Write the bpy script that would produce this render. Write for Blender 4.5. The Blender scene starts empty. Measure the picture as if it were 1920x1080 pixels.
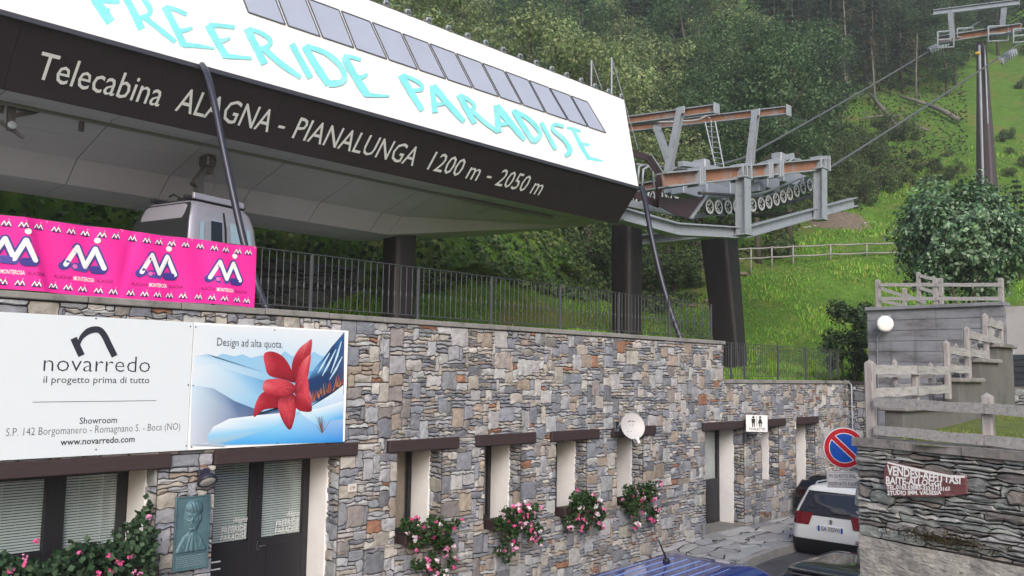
import bpy, math, random
import numpy as np
from mathutils import Vector, Matrix

SC = bpy.context.scene
COL = SC.collection
RNG = random.Random(7)
NP = np.random.default_rng(7)

# ------------------------------------------------------------ camera
F_PX = 1606.4
YAW, PITCH, ROLL = 0.77621, 0.09864, 0.01541
CAM = Vector((0.0, -10.747, 3.6))
FW = Vector((math.cos(YAW)*math.cos(PITCH), math.sin(YAW)*math.cos(PITCH), math.sin(PITCH)))
RT0 = Vector((math.sin(YAW), -math.cos(YAW), 0))
UP0 = RT0.cross(FW)
RT = RT0*math.cos(ROLL) + UP0*math.sin(ROLL)
UP = UP0*math.cos(ROLL) - RT0*math.sin(ROLL)
cd = bpy.data.cameras.new('camera')
cam = bpy.data.objects.new('camera', cd)
COL.objects.link(cam)
cd.sensor_width = 36.0
cd.lens = F_PX/1920*36.0
cd.clip_start, cd.clip_end = 0.1, 1500
M3 = Matrix((RT, UP, -FW)).transposed()
cam.matrix_world = Matrix.Translation(CAM) @ M3.to_4x4()
SC.camera = cam

# ------------------------------------------------------------ light
w = bpy.data.worlds.new("World"); SC.world = w; w.use_nodes = True
nt = w.node_tree
sky = nt.nodes.new('ShaderNodeTexSky'); sky.sky_type = 'NISHITA'; sky.sun_disc = False
SUN_EL, SUN_AZ = math.radians(31), math.radians(220)     # azimuth: compass-like, from +Y towards +X
sky.sun_elevation = SUN_EL; sky.sun_rotation = SUN_AZ
sky.air_density = 1.0; sky.dust_density = 3.0; sky.ozone_density = 1.0
bg = nt.nodes['Background']; bg.inputs['Strength'].default_value = 0.13
nt.links.new(sky.outputs[0], bg.inputs['Color'])
sl = bpy.data.lights.new('sun', 'SUN'); sl.energy = 1.5; sl.angle = math.radians(30); sl.color = (1.0, 0.98, 0.96)
sun = bpy.data.objects.new('sun', sl); COL.objects.link(sun)
sd = Vector((math.sin(SUN_AZ)*math.cos(SUN_EL), math.cos(SUN_AZ)*math.cos(SUN_EL), math.sin(SUN_EL)))
sun.rotation_euler = sd.to_track_quat('Z', 'Y').to_euler()
SC.view_settings.view_transform = 'Standard'; SC.view_settings.look = 'None'
SC.view_settings.exposure = 0.50; SC.view_settings.gamma = 1.0
SC.render.engine = 'CYCLES'
SC.cycles.use_denoising = True
SC.cycles.max_bounces = 6; SC.cycles.transparent_max_bounces = 12
SC.cycles.diffuse_bounces = 3; SC.cycles.glossy_bounces = 3; SC.cycles.transmission_bounces = 4
SC.cycles.caustics_reflective = False; SC.cycles.caustics_refractive = False
SC.cycles.volume_bounces = 0

# ------------------------------------------------------------ helpers
def ray(px, py):
    return FW*F_PX + RT*(px-960) - UP*(py-540)
def P(px, py, ax, val):
    """point of the plane ax=val seen from the survey station"""
    d = ray(px, py); i = 'XYZ'.index(ax); t = (val-CAM[i])/d[i]
    return CAM + d*t
def PZ(px, py, z):
    d = ray(px, py); return CAM + d*(z/d.dot(FW))
def PPL(px, py, p0, n):
    d = ray(px, py); return CAM + d*((p0-CAM).dot(n)/d.dot(n))
V = lambda *a: Vector(a)
def s(r, g, b):
    f = lambda c: (c/255/12.92) if c/255 <= 0.04045 else ((c/255+0.055)/1.055)**2.4
    return (f(r), f(g), f(b))

class MB:
    def __init__(self): self.v=[]; self.f=[]; self.m=[]; self.c=[]; self.has=False
    def add(self, vs, fs, mat=0, col=None):
        b = len(self.v); self.v += [tuple(x) for x in vs]
        for k, f in enumerate(fs):
            self.f.append(tuple(b+i for i in f)); self.m.append(mat); self.c.append(col)
        if col is not None: self.has = True
        return self
    def box(self, lo, hi, mat=0, col=None):
        (x0,y0,z0),(x1,y1,z1) = lo, hi
        return self.add([(x0,y0,z0),(x1,y0,z0),(x1,y1,z0),(x0,y1,z0),(x0,y0,z1),(x1,y0,z1),(x1,y1,z1),(x0,y1,z1)],
            [(0,3,2,1),(4,5,6,7),(0,1,5,4),(1,2,6,5),(2,3,7,6),(3,0,4,7)], mat, col)
    def bbox(self, lo, hi, b=0.01, mat=0, col=None):
        """box with chamfered edges"""
        (x0,y0,z0),(x1,y1,z1) = lo, hi
        b = min(b, (x1-x0)*.45, (y1-y0)*.45, (z1-z0)*.45)
        vs=[]; ix={}
        for sx in (0,1):
            for sy in (0,1):
                for sz in (0,1):
                    cx,cy,cz = (x0,x1)[sx],(y0,y1)[sy],(z0,z1)[sz]
                    dx,dy,dz = (b,-b)[sx],(b,-b)[sy],(b,-b)[sz]
                    for a,p in ((0,(cx,cy+dy,cz+dz)),(1,(cx+dx,cy,cz+dz)),(2,(cx+dx,cy+dy,cz))):
                        ix[(sx,sy,sz,a)] = len(vs); vs.append(p)
        g = lambda x,y,z,a: ix[(x,y,z,a)]
        fs=[]
        for k in (0,1):
            q=[g(k,0,0,0),g(k,1,0,0),g(k,1,1,0),g(k,0,1,0)]; fs.append(q if k else q[::-1])
            q=[g(0,k,0,1),g(0,k,1,1),g(1,k,1,1),g(1,k,0,1)]; fs.append(q if k else q[::-1])
            q=[g(0,0,k,2),g(1,0,k,2),g(1,1,k,2),g(0,1,k,2)]; fs.append(q if k else q[::-1])
        for x in (0,1):
            for y in (0,1): fs.append([g(x,y,0,0),g(x,y,0,1),g(x,y,1,1),g(x,y,1,0)] if (x^y) else [g(x,y,0,0),g(x,y,1,0),g(x,y,1,1),g(x,y,0,1)])
        for x in (0,1):
            for z in (0,1): fs.append([g(x,0,z,0),g(x,1,z,0),g(x,1,z,2),g(x,0,z,2)] if (x^z) else [g(x,0,z,0),g(x,0,z,2),g(x,1,z,2),g(x,1,z,0)])
        for y in (0,1):
            for z in (0,1): fs.append([g(0,y,z,1),g(0,y,z,2),g(1,y,z,2),g(1,y,z,1)] if (y^z) else [g(0,y,z,1),g(1,y,z,1),g(1,y,z,2),g(0,y,z,2)])
        for x in (0,1):
            for y in (0,1):
                for z in (0,1):
                    t=[g(x,y,z,0),g(x,y,z,1),g(x,y,z,2)]; fs.append(t if (x+y+z)%2 else t[::-1])
        return self.add(vs, fs, mat, col)
    def beam(self, p, q, wd, ht, up=(0,0,1), mat=0, col=None):
        p, q = Vector(p), Vector(q); d = (q-p).normalized(); up = Vector(up)
        a = d.cross(up)
        if a.length < 1e-4: a = d.cross(Vector((1,0,0)))
        a.normalize(); u = a.cross(d).normalized()
        a = a*wd/2; u = u*ht/2
        vs = [p-a-u,p+a-u,p+a+u,p-a+u,q-a-u,q+a-u,q+a+u,q-a+u]
        return self.add(vs, [(0,1,2,3),(7,6,5,4),(0,4,5,1),(1,5,6,2),(2,6,7,3),(3,7,4,0)], mat, col)
    def ibeam(self, p, q, wd, ht, up=(0,0,1), mat=0, web=0, t=0.03):
        p, q = Vector(p), Vector(q); d=(q-p).normalized(); up=Vector(up)
        a=d.cross(up).normalized(); u=a.cross(d).normalized()
        self.beam(p+u*(ht/2-t/2), q+u*(ht/2-t/2), wd, t, up, mat)
        self.beam(p-u*(ht/2-t/2), q-u*(ht/2-t/2), wd, t, up, mat)
        self.beam(p, q, t, ht-2*t-0.002, up, web)
        return self
    def tube(self, pts, r, n=8, mat=0, caps=True, col=None):
        pts = [Vector(p) for p in pts]; k = len(pts)
        rs = r if isinstance(r, (list, tuple)) else [r]*k
        t0 = (pts[1]-pts[0]).normalized()
        a = t0.cross(Vector((0,0,1)))
        if a.length < 1e-3: a = t0.cross(Vector((1,0,0)))
        a.normalize(); vs=[]; fs=[]
        for i,p in enumerate(pts):
            t = (pts[min(i+1,k-1)]-pts[max(i-1,0)]).normalized()
            a = (a - t*a.dot(t)).normalized(); b = t.cross(a)
            for j in range(n):
                th = 2*math.pi*j/n
                vs.append(p + (a*math.cos(th)+b*math.sin(th))*rs[i])
        for i in range(k-1):
            for j in range(n):
                fs.append((i*n+j, i*n+(j+1)%n, (i+1)*n+(j+1)%n, (i+1)*n+j))
        if caps:
            fs.append(tuple(range(n))[::-1]); fs.append(tuple((k-1)*n+j for j in range(n)))
        return self.add(vs, fs, mat, col)
    def lathe(self, c, axis, prof, n=24, mat=0, col=None, capend=True):
        """prof: list of (dist along axis, radius)"""
        c=Vector(c); ax=Vector(axis).normalized(); a=ax.cross(Vector((0,0,1)))
        if a.length<1e-3: a=ax.cross(Vector((1,0,0)))
        a.normalize(); b=ax.cross(a); vs=[]; fs=[]
        for (h,r) in prof:
            for j in range(n):
                th=2*math.pi*j/n; vs.append(c+ax*h+(a*math.cos(th)+b*math.sin(th))*r)
        for i in range(len(prof)-1):
            for j in range(n): fs.append((i*n+j,i*n+(j+1)%n,(i+1)*n+(j+1)%n,(i+1)*n+j))
        if capend:
            fs.append(tuple(range(n))[::-1]); fs.append(tuple((len(prof)-1)*n+j for j in range(n)))
        return self.add(vs, fs, mat, col)
    def prism(self, poly, ext, mat=0, col=None):
        poly=[Vector(p) for p in poly]; e=Vector(ext); n=len(poly)
        vs=poly+[p+e for p in poly]
        fs=[tuple(range(n)), tuple(range(2*n-1,n-1,-1))]+[(i,i+n,(i+1)%n+n,(i+1)%n) for i in range(n)]
        return self.add(vs, fs, mat, col)
    def build(self, name, mats, parent=None, smooth=False, local=False):
        return mesh_obj(name, np.array(self.v, dtype=np.float64).reshape(-1,3), self.f, self.m, mats, parent, smooth, self.c if self.has else None, local)

def wloc(o):
    t = Vector((0,0,0))
    while o is not None: t += o.location; o = o.parent
    return t
def mesh_obj(name, v, f, m, mats, parent=None, smooth=False, cols=None, local=False):
    if parent is not None and not local: v = v - np.array(wloc(parent))
    me = bpy.data.meshes.new(name)
    me.from_pydata(v.tolist() if not isinstance(v, list) else v, [], f)
    if not isinstance(mats, (list, tuple)): mats = [mats]
    for x in mats: me.materials.append(x)
    if m is not None and len(mats) > 1: me.polygons.foreach_set('material_index', np.array(m, dtype=np.int32))
    if smooth: me.polygons.foreach_set('use_smooth', np.ones(len(me.polygons), dtype=bool))
    if cols is not None:
        at = me.color_attributes.new('Col', 'FLOAT_COLOR', 'CORNER')
        arr = []
        for fc, c in zip(f, cols):
            if c is None: c = (1,1,1)
            if isinstance(c[0], (tuple, list)):
                for q in c: arr += [q[0],q[1],q[2],1.0]
            else: arr += [c[0],c[1],c[2],1.0]*len(fc)
        at.data.foreach_set('color', np.array(arr, dtype=np.float32))
    me.update()
    o = bpy.data.objects.new(name, me); COL.objects.link(o)
    if parent is not None: o.parent = parent
    return o
def leaf_obj(name, v, nper, mat, cols, parent=None, tri=False):
    """fast mesh of separate quads (or triangles): v (N*k,3), cols (N,3)"""
    k = 3 if tri else 4
    n = len(v)//k
    if parent is not None: v = v - np.array(wloc(parent))
    me = bpy.data.meshes.new(name)
    me.vertices.add(n*k); me.vertices.foreach_set('co', v.astype(np.float32).ravel())
    me.loops.add(n*k); me.loops.foreach_set('vertex_index', np.arange(n*k, dtype=np.int32))
    me.polygons.add(n); me.polygons.foreach_set('loop_start', np.arange(0, n*k, k, dtype=np.int32))
    me.polygons.foreach_set('loop_total', np.full(n, k, dtype=np.int32))
    me.materials.append(mat)
    at = me.color_attributes.new('Col', 'FLOAT_COLOR', 'CORNER')
    c4 = np.concatenate([cols, np.ones((n,1))], 1).astype(np.float32)
    at.data.foreach_set('color', np.repeat(c4, k, axis=0).ravel())
    me.update(calc_edges=True)
    o = bpy.data.objects.new(name, me); COL.objects.link(o)
    if parent is not None: o.parent = parent
    return o
def tag(o, label=None, cat=None, group=None, kind=None):
    if label: o['label'] = label
    if cat: o['category'] = cat
    if group: o['group'] = group
    if kind: o['kind'] = kind
    return o
def thing(name, label, cat, loc=(0,0,0), group=None, rotz=0):
    o = bpy.data.objects.new(name, None); COL.objects.link(o)
    o.location = loc; o.rotation_euler = (0,0,rotz); o.empty_display_size = 0.2
    return tag(o, label, cat, group)
def dup(root, loc, rotz=0, scale=None, label=None):
    r = root.copy(); COL.objects.link(r); r.location = loc; r.rotation_euler = (0,0,rotz)
    if scale is not None: r.scale = scale
    if label: r['label'] = label
    for ch in list(root.children):
        c = ch.copy(); COL.objects.link(c); c.parent = r
        for g in list(ch.children):
            d = g.copy(); COL.objects.link(d); d.parent = c
    return r

_tc = {}
def text_geo(st, bold=0.0, res=2):
    key=(st,bold,res)
    if key in _tc: return _tc[key]
    cu = bpy.data.curves.new('lettering', 'FONT'); cu.body = st; cu.size = 1.0
    cu.resolution_u = res; cu.offset = bold; cu.fill_mode = 'BOTH'; cu.extrude = 0
    o = bpy.data.objects.new('lettering', cu); COL.objects.link(o)
    bpy.context.view_layer.update()
    me = o.evaluated_get(bpy.context.evaluated_depsgraph_get()).to_mesh()
    vs = [(p.co.x, p.co.y) for p in me.vertices]; fs = [tuple(p.vertices) for p in me.polygons]
    o.evaluated_get(bpy.context.evaluated_depsgraph_get()).to_mesh_clear()
    bpy.data.objects.remove(o); bpy.data.curves.remove(cu)
    _tc[key]=(vs,fs); return vs, fs
def text(mb, st, o, u, v, width, cap, mat=0, shear=0.0, bold=0.0, col=None, fn=None):
    """letters with baseline start o, width along u, cap height along v"""
    vs, fs = text_geo(st, bold)
    x0=min(p[0] for p in vs); x1=max(p[0] for p in vs)
    ref = text_geo('H')[0]; H = max(p[1] for p in ref)
    out=[]
    for x,y in vs:
        a=(x-x0)/(x1-x0)*width; b=y/H*cap; a+=b*shear
        out.append(fn(a,b) if fn else Vector(o)+Vector(u)*a+Vector(v)*b)
    mb.add(out, fs, mat, col)
    return mb

# ------------------------------------------------------------ materials
MT = {}
def mat(name, col=(.5,.5,.5), rough=.6, metal=0, var=0, scale=8, bump=0, bscale=None, attr=False, spec=.5, dirt=None, dscale=2, stretch=None, trans=0, clear=0, dthr=(.5,.7), streak=0):
    if name in MT: return MT[name]
    m = bpy.data.materials.new(name); m.use_nodes = True; t = m.node_tree; N = t.nodes; L = t.links
    b = N['Principled BSDF']
    b.inputs['Roughness'].default_value = rough; b.inputs['Metallic'].default_value = metal
    b.inputs['Specular IOR Level'].default_value = spec
    if clear: b.inputs['Coat Weight'].default_value = clear; b.inputs['Coat Roughness'].default_value = .05
    if attr:
        a = N.new('ShaderNodeAttribute'); a.attribute_name = 'Col'; csrc = a.outputs['Color']
    else:
        r = N.new('ShaderNodeRGB'); r.outputs[0].default_value = (*col, 1); csrc = r.outputs[0]
    tc = N.new('ShaderNodeTexCoord'); vec = tc.outputs['Object']
    if stretch:
        mp = N.new('ShaderNodeMapping'); mp.inputs['Scale'].default_value = stretch; L.new(vec, mp.inputs[0]); vec = mp.outputs[0]
    if var:
        nz = N.new('ShaderNodeTexNoise'); nz.inputs['Scale'].default_value = scale; nz.inputs['Detail'].default_value = 6; nz.inputs['Roughness'].default_value = .65
        L.new(vec, nz.inputs['Vector'])
        mr = N.new('ShaderNodeMapRange'); mr.inputs[1].default_value=.25; mr.inputs[2].default_value=.75; mr.inputs[3].default_value = 1-var; mr.inputs[4].default_value = 1+var
        L.new(nz.outputs[0], mr.inputs[0])
        mx = N.new('ShaderNodeMix'); mx.data_type='RGBA'; mx.blend_type='MULTIPLY'; mx.inputs[0].default_value = 1
        L.new(csrc, mx.inputs[6]); L.new(mr.outputs[0], mx.inputs[7]); csrc = mx.outputs[2]
    if dirt:
        n2 = N.new('ShaderNodeTexNoise'); n2.inputs['Scale'].default_value = dscale; n2.inputs['Detail'].default_value = 8; n2.inputs['Roughness'].default_value=.7
        L.new(vec, n2.inputs['Vector'])
        m2 = N.new('ShaderNodeMapRange'); m2.inputs[1].default_value=dthr[0]; m2.inputs[2].default_value=dthr[1]; L.new(n2.outputs[0], m2.inputs[0])
        mx = N.new('ShaderNodeMix'); mx.data_type='RGBA'; L.new(m2.outputs[0], mx.inputs[0]); L.new(csrc, mx.inputs[6]); mx.inputs[7].default_value=(*dirt,1); csrc = mx.outputs[2]
    if streak:
        mp2 = N.new('ShaderNodeMapping'); mp2.inputs['Scale'].default_value = (2.2,2.2,.16); L.new(tc.outputs['Object'], mp2.inputs[0])
        n4 = N.new('ShaderNodeTexNoise'); n4.inputs['Scale'].default_value = 1.6; n4.inputs['Detail'].default_value = 5; n4.inputs['Roughness'].default_value = .6; L.new(mp2.outputs[0], n4.inputs['Vector'])
        m4 = N.new('ShaderNodeMapRange'); m4.inputs[1].default_value=.54; m4.inputs[2].default_value=.72; m4.inputs[3].default_value=1; m4.inputs[4].default_value=1-streak; L.new(n4.outputs[0], m4.inputs[0])
        mx = N.new('ShaderNodeMix'); mx.data_type='RGBA'; mx.blend_type='MULTIPLY'; mx.inputs[0].default_value=1; L.new(csrc, mx.inputs[6]); L.new(m4.outputs[0], mx.inputs[7]); csrc = mx.outputs[2]
    L.new(csrc, b.inputs['Base Color'])
    if bump:
        n3 = N.new('ShaderNodeTexNoise'); n3.inputs['Scale'].default_value = bscale or scale; n3.inputs['Detail'].default_value=6; n3.inputs['Roughness'].default_value=.6
        L.new(vec, n3.inputs['Vector'])
        bp = N.new('ShaderNodeBump'); bp.inputs['Strength'].default_value = 1; bp.inputs['Distance'].default_value = bump
        L.new(n3.outputs[0], bp.inputs['Height']); L.new(bp.outputs[0], b.inputs['Normal'])
    if trans:
        tl = N.new('ShaderNodeBsdfTranslucent'); L.new(csrc, tl.inputs[0])
        ms = N.new('ShaderNodeMixShader'); ms.inputs[0].default_value = trans
        L.new(b.outputs[0], ms.inputs[1]); L.new(tl.outputs[0], ms.inputs[2]); L.new(ms.outputs[0], N['Material Output'].inputs[0])
    MT[name] = m; return m
def glass_mat(name, tint=(.96,.98,.98), refl=.16, rough=.02):
    m = bpy.data.materials.new(name); m.use_nodes=True; t=m.node_tree; N=t.nodes; L=t.links
    for n in list(N): N.remove(n)
    o=N.new('ShaderNodeOutputMaterial'); g=N.new('ShaderNodeBsdfGlossy'); g.inputs['Roughness'].default_value=rough
    tr=N.new('ShaderNodeBsdfTransparent'); tr.inputs[0].default_value=(*tint,1)
    fr=N.new('ShaderNodeLayerWeight'); fr.inputs[0].default_value=.35
    mr=N.new('ShaderNodeMapRange'); mr.inputs[3].default_value=refl*.35; mr.inputs[4].default_value=min(1,refl*3)
    L.new(fr.outputs['Fresnel'], mr.inputs[0])
    mx=N.new('ShaderNodeMixShader'); L.new(mr.outputs[0], mx.inputs[0]); L.new(tr.outputs[0], mx.inputs[1]); L.new(g.outputs[0], mx.inputs[2]); L.new(mx.outputs[0], o.inputs[0])
    return m
M_STONE = mat('facade_stone', attr=True, rough=.85, var=.28, scale=9, bump=.012, bscale=22, spec=.25, streak=.35)
M_MORTAR = mat('mortar', s(68,66,67), .95, var=.3, scale=6, spec=.1)
M_DRY = mat('dry_stone', attr=True, rough=.9, var=.45, scale=7, bump=.03, bscale=12, spec=.2, stretch=(1,1,2.5))
M_LINTEL = mat('dark_stained_timber', s(58,44,46), .75, var=.3, scale=5, stretch=(1,8,8), bump=.004)
M_FRAME = mat('dark_frame_paint', s(34,33,38), .45)
M_PLASTER = mat('white_plaster', s(244,242,243), .9, var=.06, scale=3, bump=.006, bscale=12)
M_COPING = mat('coping_stone', s(140,138,136), .9, var=.25, scale=5, dirt=s(70,70,66), dscale=2.5, bump=.006)
M_GLASS = glass_mat('window_glass')
M_BLIND = mat('blind_slat', s(232,240,240), .5)
M_IRON = mat('dark_grey_iron', s(84,86,92), .5, metal=.4)
M_WHITE = mat('white_paint', s(236,236,236), .5)
M_BLACK = mat('black_paint', s(22,22,24), .5)
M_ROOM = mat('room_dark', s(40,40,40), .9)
M_GALV = mat('galvanised_steel', s(164,172,182), .5, metal=.2, var=.15, scale=3, dirt=s(132,136,142), dscale=3)
M_RUST = mat('rusty_steel', s(150,106,82), .8, metal=.0, var=.3, scale=2.5, dirt=s(140,140,142), dscale=1.5, stretch=(1,1,.6))
M_BROWN = mat('dark_brown_sheet', s(50,40,48), .5, var=.10, scale=.8, streak=.25)
M_RUBBER = mat('rubber', s(28,28,30), .8)
M_PAINTED = mat('printed_sheet', attr=True, rough=.45)
M_LEAF = mat('leaf', attr=True, rough=.6, trans=.35, spec=.3)
M_BARK = mat('bark', s(92,84,78), .95, var=.35, scale=3, stretch=(3,3,.6))
M_BARKP = mat('pale_bark', s(124,120,116), .95, var=.25, scale=3, stretch=(3,3,.6))
M_WOOD = mat('weathered_timber', s(160,159,160), .85, var=.25, scale=4, stretch=(1,6,6), bump=.003, dirt=s(112,98,102), dscale=5, dthr=(.52,.75))
M_WOODP = mat('weathered_post', s(156,152,152), .85, var=.25, scale=4, stretch=(6,6,1), bump=.003, dirt=s(112,98,102), dscale=5, dthr=(.52,.75))
# ------------------------------------------------------------ ground
def sstep(x, a, b):
    t = np.clip((x-a)/(b-a), 0, 1); return t*t*(3-2*t)
def T(x, y):
    x = np.asarray(x, float); y = np.asarray(y, float)
    wd = .784*x + .62*y - 19.0
    h = 4.30 - .85*sstep(x, 17.2, 18.6)
    h = h + np.interp(wd, [-5,0,4,11,14,22,32,38,57,100,150,200,330], [0,0,.1,.45,1.4,5.3,10,13.3,21.8,50,95,140,260])
    k = 1-sstep(x, 26, 38)
    h = h + k*((1.0+2.4*sstep(x,14.5,22))*sstep(y, 8.3, 14) + (6.7-2.4*sstep(x,14.5,22))*sstep(y, 14.2, 16.6))
    # upper garden behind the concrete wall
    h = h + 1.9*sstep(x, 25.2, 25.5)*(1-sstep(y, -1.4, -.5))*(1-sstep(x, 28, 36))
    n = .12*np.sin(x*.9+y*.4)+.1*np.sin(y*1.1-x*.35)+.06*np.sin(x*2.3+1)*np.sin(y*2.1)
    return h + n*sstep(wd, -3, 6) + .35*n*(1-sstep(wd,-3,6))*sstep(y,.6,2)
def S(x):
    return -np.clip((16.5-np.asarray(x,float))*.1, 0, 1.15)

def grid_mesh(name, xs, ys, fn, keep, m, kind='structure'):
    X, Y = np.meshgrid(xs, ys, indexing='ij'); Z = fn(X, Y)
    v = np.stack([X,Y,Z],-1).reshape(-1,3); ny=len(ys); f=[]
    cx=(xs[:-1]+xs[1:])/2; cy=(ys[:-1]+ys[1:])/2
    for i in range(len(xs)-1):
        for j in range(len(ys)-1):
            if keep(cx[i], cy[j]): f.append((i*ny+j,(i+1)*ny+j,(i+1)*ny+j+1,i*ny+j+1))
    o = mesh_obj(name, v, f, None, m, None, True); tag(o, kind=kind); return o
def ground_mat():
    m = mat('meadow_ground', s(88,120,50), .95, var=.35, scale=1.2, bump=.03, bscale=9, spec=.1, dirt=s(122,110,70), dscale=.3, dthr=(.5,.72))
    return m
xs = np.unique(np.round(np.concatenate([np.arange(-40,-4,3), np.arange(-4,17.2,.7), np.arange(17.2,18.7,.25), np.arange(18.7,25.3,.55), [25.2,25.3,25.4,25.5], np.arange(26,60,.8), np.arange(60,120,2.2), np.arange(120,340,8)]),3))
ys = np.unique(np.round(np.concatenate([np.arange(-90,-20,6), np.arange(-20,-2,.9), [-1.4,-1.1,-.8,-.5,0,.15,.25], np.arange(.6,14,.6), np.arange(14,17,.25), np.arange(17,50,.9), np.arange(50,110,2.2), np.arange(110,320,8)]),3))
terrain = grid_mesh('hillside', xs, ys, T, lambda x,y: not (x < 25.25 and y < .2), ground_mat())

# road (asphalt), pavement of stone slabs with a kerb
M_ASPH = mat('asphalt', s(92,92,96), .9, var=.25, scale=30, bump=.004, bscale=90, dirt=s(70,70,72), dscale=1.2)
rx = np.arange(-30, 25.25, .9)
road = grid_mesh('road', np.append(rx, 25.2), np.arange(-60, -1.74, 1.165), lambda X,Y: S(X)-.16+ (Y+1.75)*.004, lambda x,y: True, M_ASPH)
# pavement slabs: irregular flagstones
def masonry(mb, O, u, v, n, W, H, holes, cw, ch, rng, pal, gap, depth, big=(2,6,1,4), jit=.3, mortar_mat=1, back=.015):
    O,u,v,n = Vector(O),Vector(u),Vector(v),Vector(n)
    def lines(tot, c, brk):
        b = sorted(set([0.0,tot]+[x for x in brk if 0<x<tot])); out=[b[0]]
        for p,q in zip(b[:-1],b[1:]):
            k=max(1,round((q-p)/c)); out += [p+(q-p)*(i+1)/k for i in range(k)]
        return out, set(b)
    X, bx = lines(W, cw, [h[0] for h in holes]+[h[1] for h in holes])
    Z, bz = lines(H, ch, [h[2] for h in holes]+[h[3] for h in holes])
    nx, nz = len(X)-1, len(Z)-1
    occ = [[any(h[0]<(X[i]+X[i+1])/2<h[1] and h[2]<(Z[j]+Z[j+1])/2<h[3] for h in holes) for j in range(nz)] for i in range(nx)]
    solid = [[not o for o in r] for r in occ]
    J={}
    def node(i,j):
        if (i,j) not in J:
            dx = 0 if X[i] in bx else rng.uniform(-jit,jit)*cw
            dz = 0 if Z[j] in bz else rng.uniform(-jit,jit)*ch
            J[(i,j)] = (X[i]+dx, Z[j]+dz)
        return J[(i,j)]
    for i in range(nx):
        j=0
        while j<nz:
            if solid[i][j]:
                k=j
                while k<nz and solid[i][k]: k+=1
                mb.add([O+u*X[i]+v*Z[j]-n*back,O+u*X[i+1]+v*Z[j]-n*back,O+u*X[i+1]+v*Z[k]-n*back,O+u*X[i]+v*Z[k]-n*back],[(0,1,2,3)],mortar_mat,(1,1,1)); j=k
            else: j+=1
    for j in range(nz):
        for i in range(nx):
            if occ[i][j]: continue
            t = rng.random()
            if t<.115: w_,h_ = rng.randint(big[0]+1,big[1]), rng.randint(max(big[2]+1,big[3]-1),big[3])
            elif t<.45: w_,h_ = rng.randint(big[0],big[1]-1), rng.randint(big[2],max(big[2],big[3]-2))
            else: w_,h_ = rng.randint(big[0],big[1]), big[2]
            a=0
            while a<w_ and i+a<nx and not occ[i+a][j]: a+=1
            b_=1
            while b_<h_ and j+b_<nz and not any(occ[i+q][j+b_] for q in range(a)): b_+=1
            # do not leave slivers
            for q in range(a):
                for r in range(b_): occ[i+q][j+r]=True
            per=[(i+q,j,0,-1) for q in range(a)]+[(i+a,j+r,1,0) for r in range(b_)]+[(i+a-q,j+b_,0,1) for q in range(a)]+[(i,j+b_-r,-1,0) for r in range(b_)]
            pts=[]
            g=gap/2*rng.uniform(.7,1.5)
            for (pi,pj,_,_) in per:
                x,z=node(pi,pj)
                sx = 1 if pi==i+a else (-1 if pi==i else 0); sz = 1 if pj==j+b_ else (-1 if pj==j else 0)
                cr = 1.5 if sx and sz else 1.0
                pts.append((x-sx*g*cr, z-sz*g*cr, sx, sz))
            d=rng.uniform(*depth); bv=min(.016, .18*min(a*cw,b_*ch))
            base=rng.choice(pal)
            if pal is PAL_F and rng.random()<.02: base=s(190,120,70)
            k=rng.uniform(.86,1.12); gy=sum(base)/3; col=tuple(max(0.01,(gy+(c-gy)*.55)*k*tn*rng.uniform(.98,1.02)) for c,tn in zip(base,TINT if pal is PAL_F else (.98,.98,1.0)))
            tx,tz=rng.uniform(-.012,.012),rng.uniform(-.012,.012)
            N_=len(pts); vs=[]
            cx=sum(p[0] for p in pts)/N_; cz=sum(p[1] for p in pts)/N_
            for (x,z,sx,sz) in pts: vs.append(O+u*x+v*z-n*back)
            for (x,z,sx,sz) in pts: vs.append(O+u*x+v*z+n*(d*.55))
            for (x,z,sx,sz) in pts:
                hx=x-sx*bv*rng.uniform(.6,1.4); hz=z-sz*bv*rng.uniform(.6,1.4)
                vs.append(O+u*hx+v*hz+n*(d+tx*sx+tz*sz+rng.uniform(-.003,.003)))
            vs.append(O+u*cx+v*cz+n*(d+rng.uniform(0,.014)))
            fs=[]
            for q in range(N_):
                r=(q+1)%N_
                fs += [(q,r,N_+r,N_+q),(N_+q,N_+r,2*N_+r,2*N_+q),(2*N_+q,2*N_+r,3*N_)]
            mb.add(vs,fs,0,col)
PAL_F = [s(178,182,194)]*6+[s(150,158,176)]*6+[s(192,194,198)]*5+[s(132,138,152)]*3+[s(192,182,170)]*6+[s(206,202,196)]*3+[s(186,164,142)]*3+[s(160,152,150)]*3+[s(140,150,172)]*3
TINT=(.79,.775,.77)
PAL_D = [s(158,166,162)]*4+[s(138,146,144)]*4+[s(168,168,164)]*3+[s(126,118,116)]*2+[s(140,128,120)]*1+[s(168,168,168)]*1
PAL_P = [s(176,176,178)]*3+[s(160,162,166)]*3+[s(188,186,184)]*2+[s(150,150,152)]
pv = MB(); r_ = random.Random(3)
masonry(pv, (-3,-1.74,0), (1,0,0), (0,1,0), (0,0,1), 28.2, 1.74, [], .22, .2, r_, PAL_P, .03, (.001,.008), big=(2,6,2,4), jit=.42, back=.006)
pv.v = [(x,y,z+float(S(x))) for x,y,z in pv.v]
for i in range(31):
    x0=-3+i*.91; x1=min(x0+.905,25.2); z0=float(S(x0)); z1=float(S(x1)); g=.94+.1*r_.random()
    c=tuple(k*g for k in s(168,166,164))
    pv.add([(x0,-1.88,z0-.4),(x1,-1.88,z1-.4),(x1,-1.745,z1-.4),(x0,-1.745,z0-.4),(x0,-1.88,z0+.01),(x1,-1.88,z1+.01),(x1,-1.745,z1+.01),(x0,-1.745,z0+.01)],
        [(0,3,2,1),(4,5,6,7),(0,1,5,4),(1,2,6,5),(2,3,7,6),(3,0,4,7)],0,c)
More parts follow.
